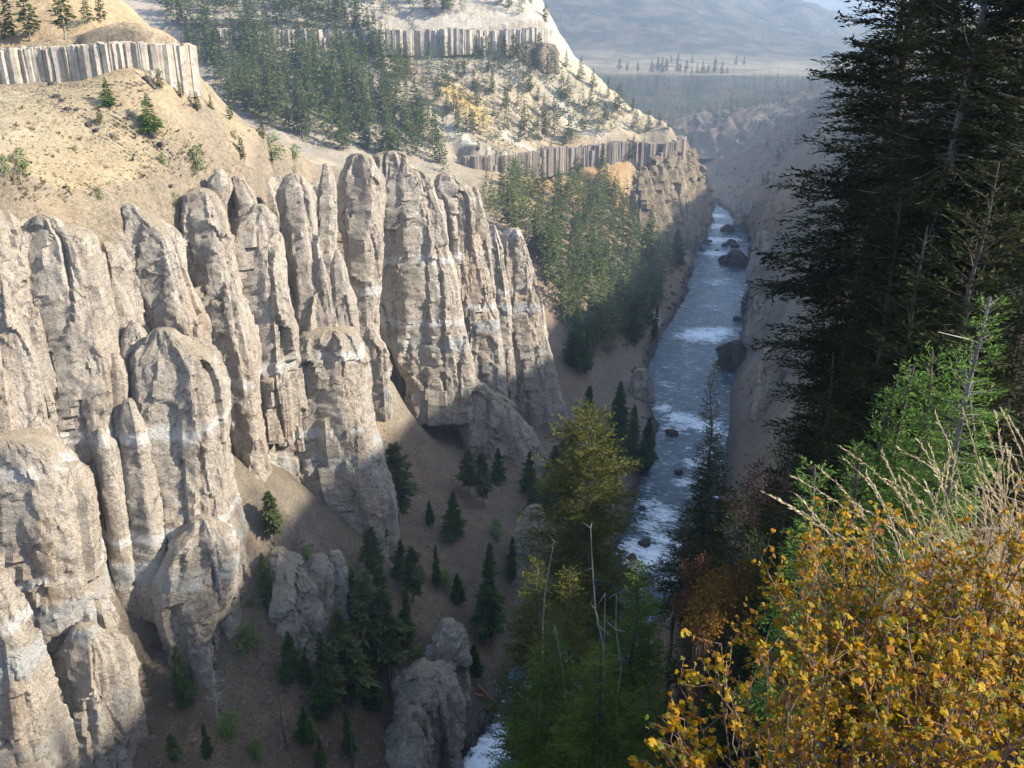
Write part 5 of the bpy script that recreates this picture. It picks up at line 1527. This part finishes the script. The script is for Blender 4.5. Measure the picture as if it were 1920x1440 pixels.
# ------------------------------------------------------------------ stones, boulders and logs
def stone_mesh(seed, rough=0.35, sub=3):
    import bmesh
    bm = bmesh.new()
    bmesh.ops.create_icosphere(bm, subdivisions=sub, radius=1.0)
    V = np.array([v.co[:] for v in bm.verts])
    n1 = fbm(V + seed * 7.3, 1.1, 3, seed=seed); n2 = fbm(V + seed * 3.1, 0.45, 3, seed=seed + 5, ridged=True)
    V = V * (1 + rough * n1 + 0.12 * n2)[:, None]
    # flat facets
    gg = np.random.default_rng(seed)
    for _ in range(7):
        nn = unit(gg.normal(0, 1, 3)); lim = gg.uniform(0.55, 0.85)
        d = V @ nn
        V = V - np.maximum(d - lim, 0)[:, None] * nn * 0.85
    for v, c in zip(bm.verts, V): v.co = c
    me = bpy.data.meshes.new("boulder")
    bm.to_mesh(me); bm.free()
    return me
STONE_D = [stone_mesh(k) for k in range(5)]
STONE_L = [stone_mesh(10 + k) for k in range(5)]
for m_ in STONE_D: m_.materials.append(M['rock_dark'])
M['stone'] = mat_rock("stone", (0.42, 0.36, 0.29), (0.33, 0.27, 0.21), (0.2, 0.16, 0.13), bands=False, scale=1.6, top_amt=0.3)
for m_ in STONE_L: m_.materials.append(M['stone'])
srnd = random.Random(5)
def boulder(px, py, wpx, label, group=None, dark=True, flat=0.7, z=None, lift=0.15):
    p = at_z(px, py, 0.0) if z is not None else hit(px, py)
    if p is None: return
    s = wpx / 2 * math.hypot(p[1], CAM_Z - p[2]) / FPX
    o = link("boulder", srnd.choice(STONE_D if dark else STONE_L), None, None, loc=(p[0], p[1], p[2] + s * flat * lift), rot=(srnd.uniform(-.3, .3), srnd.uniform(-.3, .3), srnd.uniform(0, 6.28)))
    o.scale = (s * srnd.uniform(0.9, 1.15), s * srnd.uniform(0.8, 1.1), s * flat)
    return tag(o, label, "boulder", group)
for x, y, w, lab in [(1260, 812, 26, "dark boulder breaking the rapid beside the left bank bend"), (1270, 886, 18, "small dark rock awash in mid river"), (1211, 1020, 30, "dark boulder splitting the lowest rapid"), (1204, 955, 18, "dark rock near the left bank above the lowest rapid"),
                     (1326, 454, 18, "small dark rock in the upper rapid, left one"), (1360, 462, 16, "small dark rock in the upper rapid, middle one"), (1372, 456, 20, "larger dark rock at the right of the upper rapid"), (1378, 480, 40, "big rounded boulder at the right bank of the upper rapid"),
                     (1362, 432, 34, "dark bank boulder where the river comes round the bend"), (1378, 462, 20, "dark rock between two boulders on the upper right bank"), (1316, 470, 14, "small rock by the left bank of the upper rapid"), (1345, 470, 9, "tiny rock in the middle of the upper rapid"),
                     (1384, 600, 20, "dark rock at the right bank beside the bright weir"), (1362, 655, 34, "dark boulder on the right bank below the weir"), (1186, 1050, 26, "low dark rock at the left of the lowest rapid")]:
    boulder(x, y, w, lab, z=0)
# rubble: stones too many to count, one body for each place
def rubble(name, spots, label, dark, sizes, seed):
    g = np.random.default_rng(seed)
    src = []
    for m_ in (STONE_D if dark else STONE_L)[:3]:
        lo_ = stone_mesh(seed * 5 + len(src), sub=1)
        V = np.array([v.co[:] for v in lo_.vertices]); F = np.array([p.vertices[:] for p in lo_.polygons])
        src.append((V, F))
    Vs, Fs, n = [], [], 0
    for x, y in spots:
        p = hit(x, y)
        if p is None: continue
        s_ = g.uniform(*sizes) / 2 * math.hypot(p[1], CAM_Z - p[2]) / FPX
        V, F = src[g.integers(0, 3)]
        a = g.random() * 6.28
        W = (V * s_ * np.array([g.uniform(0.8, 1.2), g.uniform(0.7, 1.1), g.uniform(0.5, 0.9)])) @ np.array([[math.cos(a), math.sin(a), 0], [-math.sin(a), math.cos(a), 0], [0, 0, 1.0]]) + p + np.array([0, 0, 0.1 * s_])
        Vs.append(W); Fs.append(F + n); n += len(W)
    o = link(name, mesh_np(name, np.vstack(Vs), np.vstack(Fs), False), M['rock_dark'] if dark else M['stone'])
    tag(o, label, kind="stuff")
yb = [b[0] for b in BANKS[::-1]]
sp = []
for k in range(420):
    y = srnd.choice([srnd.uniform(780, 950), srnd.uniform(540, 800), srnd.uniform(420, 560), srnd.uniform(930, 1060), srnd.uniform(1260, 1440), srnd.uniform(1300, 1430)])
    sp.append((np.interp(y, yb, [b[1] for b in BANKS[::-1]]) - abs(srnd.gauss(0, 16)) + 4, y))
rubble("rubble", sp, "dark broken stones along the left water's edge", True, (4, 13), 3)
sp = []
for k in range(160):
    y = srnd.uniform(405, 700)
    sp.append((np.interp(y, yb, [b[2] for b in BANKS[::-1]]) + abs(srnd.gauss(0, 6)) - 3, y))
rubble("rubble", sp, "dark broken stones along the right water's edge", True, (4, 12), 4)
sp = [srnd.choice([(srnd.uniform(240, 720), srnd.uniform(1280, 1440)), (srnd.uniform(420, 600), srnd.uniform(1060, 1300)), (srnd.uniform(620, 960), srnd.uniform(900, 1300)), (srnd.uniform(680, 1050), srnd.uniform(740, 960))]) for k in range(1300)]
rubble("rubble", sp, "small stones strewn over the shaded brown talus", False, (1.5, 7), 5)
def streak(n, jit):
    out = []
    for k in range(n):
        a, b, j = srnd.choice([((0, 163), (275, 160), 5), ((0, 163), (275, 160), 5), ((70, 165), (262, 305), 5), ((100, 180), (275, 312), 7), ((205, 215), (330, 300), 6), ((60, 160), (130, 220), 9), ((10, 164), (285, 160), 6), ((0, 200), (420, 300), 60)])
        f = srnd.random()
        out.append((a[0] + (b[0] - a[0]) * f + srnd.gauss(0, j * jit), a[1] + (b[1] - a[1]) * f + srnd.gauss(0, j * 0.5 * jit)))
    return out
rubble("rubble", streak(620, 1.3), "small fallen stones in streaks down the tan scree", False, (2, 6), 6)
for x, y, w, dk, lab in [(106, 184, 14, 1, "brown block high in the scree's longer stone streak"), (116, 191, 10, 1, "smaller brown block touching the high one in the longer streak"), (126, 210, 16, 1, "largest brown block in the middle of the longer streak"), (142, 206, 9, 1, "block beside the largest one of the longer streak"),
                         (168, 236, 14, 1, "dark block where the longer streak starts to spread"), (180, 250, 12, 1, "long dark slab in the spread of the longer streak"), (212, 258, 15, 0, "grey block group's upper stone below the small pine"), (220, 266, 10, 0, "grey block group's lower stone below the small pine"),
                         (290, 262, 18, 0, "pale grey block under the lone young fir"), (300, 280, 15, 1, "brown slab at the end of the short streak below the lone fir"), (268, 250, 10, 0, "pale stone left of the lone young fir's foot"), (255, 296, 11, 0, "pale block at the lower end of the longer streak"),
                         (58, 243, 14, 0, "lone grey stone on the open left scree"), (124, 362, 9, 1, "dark stone at the foot of the scree above the first pillar"), (318, 350, 12, 1, "dark stone on the lip left of the orange knob"), (96, 160, 14, 1, "brown block lying at the foot of the near columns")]:
    boulder(x, y, w, lab, dark=bool(dk))
for x, y, w, lab in [(504, 1306, 12, "white boulder on the bare slope right of the mossy log"), (286, 1390, 14, "pale boulder in the lower left hollow"), (600, 1385, 13, "pale boulder by the dark trunk near the bottom"), (360, 1365, 14, "pale stone in front of the dense green fir"), (690, 1318, 10, "pale stone on the slope behind the bottom bluff"), (505, 1318, 9, "small white stone just below the white boulder")]:
    boulder(x, y, w, lab, dark=False)
def log(px0, py0, px1, py1, rpx, label, mat='log', lift=0.6, seed=0):
    a = hit(px0, py0); b = hit(px1, py1)
    r = rpx * math.hypot(a[1], CAM_Z - a[2]) / FPX
    g = np.random.default_rng(seed)
    f = np.linspace(0, 1, 8)[:, None]
    pts = a + (b - a) * f + g.normal(0, 0.12 * r, (8, 3)) + np.array([0, 0, r * lift])
    root = link("fallen_log", None, loc=a)
    me = mesh_np("trunk", *tube(pts - a, np.linspace(r, r * 0.5, 8), 8)); me.materials.append(M[mat])
    tro = link("trunk", me, None, root)
    parts = []
    for i in range(5):
        c = pts[g.integers(1, 7)] - a
        parts.append(tube([c, c + g.normal(0, 3.2, 3) * r + np.array([0, 0, 2 * r])], [r * 0.25, r * 0.08], 4))
    me = mesh_np("branch_stubs", *join(parts)); me.materials.append(M[mat])
    link("branch_stubs", me, None, tro)
    tag(root, label, "log")
log(875, 1302, 918, 1312, 2.6, "short orange log lying across the longer one by the dark bank", seed=1)
log(892, 1292, 935, 1330, 3.2, "long orange log slanting down to the dark river bank", seed=2)
log(272, 152, 288, 172, 5.0, "dark fallen log below the corner of the near basalt band", mat='dead_dark', seed=3)
log(288, 172, 304, 178, 4.0, "dark log end touching the fallen one near the basalt corner", mat='dead_dark', seed=4)
log(500, 1168, 560, 1188, 1.6, "thin dead trunk lying across the talus above the paired firs", mat='dead_dark', seed=5)
log(478, 1272, 496, 1246, 2.6, "short mossy log on the bare patch of the talus", mat='bark', seed=6)

# low scrub and dry tufts on the slopes
def scrub():
    g = np.random.default_rng(31)
    spots = [([(0, 170), (280, 170), (430, 230), (560, 290), (420, 340), (300, 350), (150, 400), (0, 390)], 1500, (0.12, 0.42)), ([(20, 1440), (180, 1230), (260, 1200), (430, 1180), (500, 1000), (640, 1000), (760, 820), (1000, 860), (1020, 960), (850, 1280), (700, 1440), (250, 1440)], 2600, (0.12, 0.5)),
             ([(900, 120), (1050, 110), (1230, 240), (960, 300), (830, 250)], 500, (0.4, 1.2)), ([(1060, 330), (1230, 320), (1290, 470), (1240, 620), (1080, 690), (1010, 470)], 700, (0.4, 1.3)), ([(1392, 440), (1500, 400), (1500, 800), (1392, 800)], 620, (0.25, 0.9)), ([(1345, 250), (1470, 240), (1470, 430), (1380, 430), (1345, 380)], 420, (0.6, 2.0))]
    C, S = [], []
    for poly, n, (a, b) in spots:
        xs = [q[0] for q in poly]; ys = [q[1] for q in poly]
        k = 0
        while k < n:
            x, y = g.uniform(min(xs), max(xs)), g.uniform(min(ys), max(ys))
            if not in_poly(x, y, poly): continue
            k += 1
            p = hit(x, y)
            if p is None: continue
            C.append(p); S.append(g.uniform(a, b) * (2.2 if g.random() < 0.06 else 1))
    C = np.array(C); S = np.array(S)
    m = 9
    c = np.repeat(C, m, axis=0); s = np.repeat(S, m)
    d = unit(g.normal(0, 1, c.shape) * np.array([1, 1, 0.4]) + np.array([0, 0, 0.7]))
    V, F = kites(c - np.array([0, 0, 0.05]), d, g.normal(0, 1, c.shape), s * g.uniform(0.6, 1.3, len(c)), s * g.uniform(0.25, 0.5, len(c)))
    k = np.repeat(np.repeat(g.random(len(C)), m), 4)
    t = NT("scrub")
    t.color(t.ramp(t.attr("leaf"), [(0.0, (0.10, 0.10, 0.04)), (0.35, (0.20, 0.17, 0.08)), (0.65, (0.30, 0.23, 0.12)), (0.85, (0.17, 0.11, 0.07)), (1.0, (0.36, 0.30, 0.20))]))
    o = link("scrub", mesh_np("scrub", V, F, False, attrs={"leaf": k}), t.m)
    tag(o, "low dry scrub and grass tufts strewn over the slopes", kind="stuff")
scrub()

# autumn brush on the near slope between the firs
def brush(px, py, Y, r, label, cols, seed):
    g = np.random.default_rng(seed)
    c = at_y(px, py, Y)
    zb = float(ground(c[0], c[1]))
    root = link("shrub", None, loc=(c[0], c[1], zb))
    H = max(c[2] - zb, 0.8) + r * 0.6
    parts = []; C, D = [], []
    for i in range(46):
        v = unit(g.normal(0, 1, 3) + np.array([0, 0, 0.5]))
        tip = np.array([v[0] * r, v[1] * r, H - r + v[2] * r])
        m = tip * np.array([0.45, 0.45, 0.0]) + np.array([0, 0, max(H - 2.0 * r, 0.3 * H)])
        parts.append(tube([np.zeros(3), m, tip], [0.02, 0.012, 0.004], 3))
        n = 30
        f = g.uniform(0.45, 1.05, n)[:, None]
        C.append(m * (1 - f) + tip * f + g.normal(0, 0.16 * r, (n, 3))); D.append(g.normal(0, 1, (n, 3)))
    sm = mesh_np("stems", *join(parts)); sm.materials.append(M['stem']); link("stems", sm, None, root)
    C = np.vstack(C); D = np.vstack(D)
    l = g.uniform(0.10, 0.20, len(C))
    me = mesh_np("leaves", *kites(C, D, g.normal(0, 1, C.shape), l, l * 0.6), smooth=False); me.materials.append(M[cols]); link("leaves", me, None, root)
    tag(root, label, "shrub")
M['brush_o'] = mat_needles("orange_brush", (0.09, 0.05, 0.012), (0.16, 0.085, 0.014), (0.24, 0.14, 0.02), 0.5, 0.8)
M['brush_r'] = mat_needles("red_brush", (0.06, 0.028, 0.016), (0.11, 0.048, 0.024), (0.15, 0.08, 0.035), 0.5, 0.8)
brush(1350, 1095, 36, 1.1, "orange leaved brush left of the golden shrub, upper one", 'brush_o', 1)
brush(1320, 1150, 33, 0.9, "orange leaved brush left of the golden shrub, lower one", 'brush_o', 2)
brush(1400, 1085, 34, 1.0, "dull orange brush touching the golden shrub's left shoulder", 'brush_o', 3)
brush(1430, 905, 42, 1.7, "reddish brown brush in the dark slope, upper one", 'brush_r', 4)
brush(1460, 940, 40, 1.4, "reddish brown brush in the dark slope, right one", 'brush_r', 5)
brush(1310, 1060, 44, 1.0, "reddish brush below the river's last rapid", 'brush_r', 6)
brush(1290, 1130, 42, 0.9, "rust coloured brush beside the dark green fir", 'brush_r', 7)

# trees of the far bench and the distant wood
frnd = random.Random(12)
def far_hit(px, py):
    d = ray(px, py)
    return d
bench = [(1160, 146, 22), (1175, 146, 16), (1195, 148, 18), (1222, 148, 24), (1232, 149, 26), (1240, 149, 28), (1248, 149, 26), (1268, 150, 22), (1274, 151, 18), (1285, 151, 24), (1296, 152, 16), (1306, 153, 20), (1316, 153, 24), (1326, 154, 16), (1338, 154, 24), (1352, 155, 22), (1362, 155, 12), (1296, 134, 16), (1340, 128, 16), (1380, 120, 18), (1395, 116, 16), (1270, 128, 18), (1258, 126, 14)]
bpy.context.view_layer.update()
def hills_z(x, y):
    ok, loc, nr, _ = bpy.data.objects["hills"].ray_cast(Vector((x, y, 2000)), Vector((0, 0, -1)))
    return loc.z if ok else 60.0
for x, y, h in bench:
    p = at_y(x, y, 1590 + (152 - y) * 4 if y > 140 else 1950)
    hh = h * p[1] / FPX
    place = ('at its left end' if x < 1200 else ('in its dense middle clump' if x < 1255 else ('right of the middle clump' if x < 1320 else 'near the big dark fir'))) if y > 140 else 'on its far side'
    put_tree(frnd.choice(['fir', 'pine']), (p[0], p[1], hills_z(p[0], p[1]) - 0.5), hh, "%s conifer on the distant pale bench, %s" % ('short' if h < 19 else 'tall', place), "conifers along the distant bench")
M['far_fir'] = mat_needles("far_needles", (0.014, 0.024, 0.010), (0.026, 0.040, 0.015), (0.05, 0.06, 0.025), 0.3, 0.05)
def far_wood():
    g = np.random.default_rng(77)
    src = [conifer_np(60 + k, R=0.2, nb=22, tufts=2, width=0.8)[1] for k in range(4)]
    pts = []
    deps = bpy.context.evaluated_depsgraph_get()
    deps.update()
    hills = bpy.data.objects["hills"]
    def cast(x, y):
        ok, loc, nr, _ = hills.ray_cast(Vector((x, y, 2000)), Vector((0, 0, -1)))
        return loc.z if ok else None
    while len(pts) < 1900:
        y = g.uniform(1090, 1480); x = g.uniform(0, 640)
        z = cast(x, y)
        zt = float(ground(x, y)) if (y < 1180 and x < 520) else -99
        if z is None: continue
        pts.append((x, y, max(z, zt) - 0.5))
    n0 = len(pts)
    while len(pts) < n0 + 750:
        y = g.uniform(740, 1180); x = g.uniform(90, 500)
        z = float(ground(x, y))
        lo_, hi_ = np.interp(y, [740, 850, 1000, 1180], [235, 235, 262, 150]), 500
        if (x < lo_ + g.normal(0, 10) and not (x < 150 and y < 1000)) or z < 34: continue
        pts.append((x, y, z - 0.5))
    for _ in range(70):   # dark copses on the bare hills
        y0 = g.uniform(2200, 3700); x0 = g.uniform(-50, 1300); r0 = g.uniform(15, 110)
        for _k in range(int(g.integers(4, 34))):
            x = x0 + g.normal(0, r0 * 1.6); y = y0 + g.normal(0, r0)
            z = cast(x, y)
            if z is not None: pts.append((x, y, z - 0.5))
    Vs, Fs, k = [], [], 0
    for i, (x, y, z) in enumerate(pts):
        V, F = src[i % 4]
        h = g.uniform(13, 24)
        Vs.append(V * np.array([h, h, h]) + np.array([x, y, z])); Fs.append(F + k); k += len(V)
    o = link("distant_forest", mesh_np("distant_forest", np.vstack(Vs), np.vstack(Fs), False), M['far_fir'])
    tag(o, "far-off dark wood below and beyond the pale bench", kind="stuff")
far_wood()
def build_haze():
    V = np.array([(-17000, -7000, -75), (17000, -7000, -75), (17000, 17000, -75), (-17000, 17000, -75), (-17000, -7000, 1480), (17000, -7000, 1480), (17000, 17000, 1480), (-17000, 17000, 1480)], float)
    F = np.array([[0, 3, 2, 1], [4, 5, 6, 7], [0, 1, 5, 4], [1, 2, 6, 5], [2, 3, 7, 6], [3, 0, 4, 7]])
    m = bpy.data.materials.new("haze")
    m.use_nodes = True
    nt = m.node_tree
    nt.nodes.remove(nt.nodes["Principled BSDF"])
    pv = nt.nodes.new("ShaderNodeVolumePrincipled")
    pv.inputs["Color"].default_value = (0.54, 0.73, 1.0, 1)
    pv.inputs["Density"].default_value = 0.00020
    pv.inputs["Anisotropy"].default_value = 0.25
    nt.links.new(pv.outputs[0], nt.nodes["Material Output"].inputs["Volume"])
    o = link("haze", mesh_np("haze", V, F, False), m)
    tag(o, "thin blue haze in the air of the canyon", kind="stuff")
build_haze()

# where several trees share a wording, tell them apart by their order from left to right
def order_labels():
    words = ["leftmost", "second from left", "third from left", "fourth from left", "fifth from left", "sixth from left", "seventh from left", "eighth from left"]
    by = {}
    for o in bpy.data.objects:
        if o.parent is None and "category" in o and "label" in o:
            by.setdefault(o["label"], []).append(o)
    for lab, L in by.items():
        if len(L) < 2: continue
        L.sort(key=lambda o: o.location.x / max(o.location.y, 1.0))
        for k, o in enumerate(L):
            if len(L) == 2: t = ("left one", "right one")[k]
            elif len(L) == 3: t = ("left one", "middle one", "right one")[k]
            else: t = "rightmost" if k == len(L) - 1 else words[min(k, 7)]
            new = lab + ", " + t
            if len(new.split()) <= 16: o["label"] = new
order_labels()
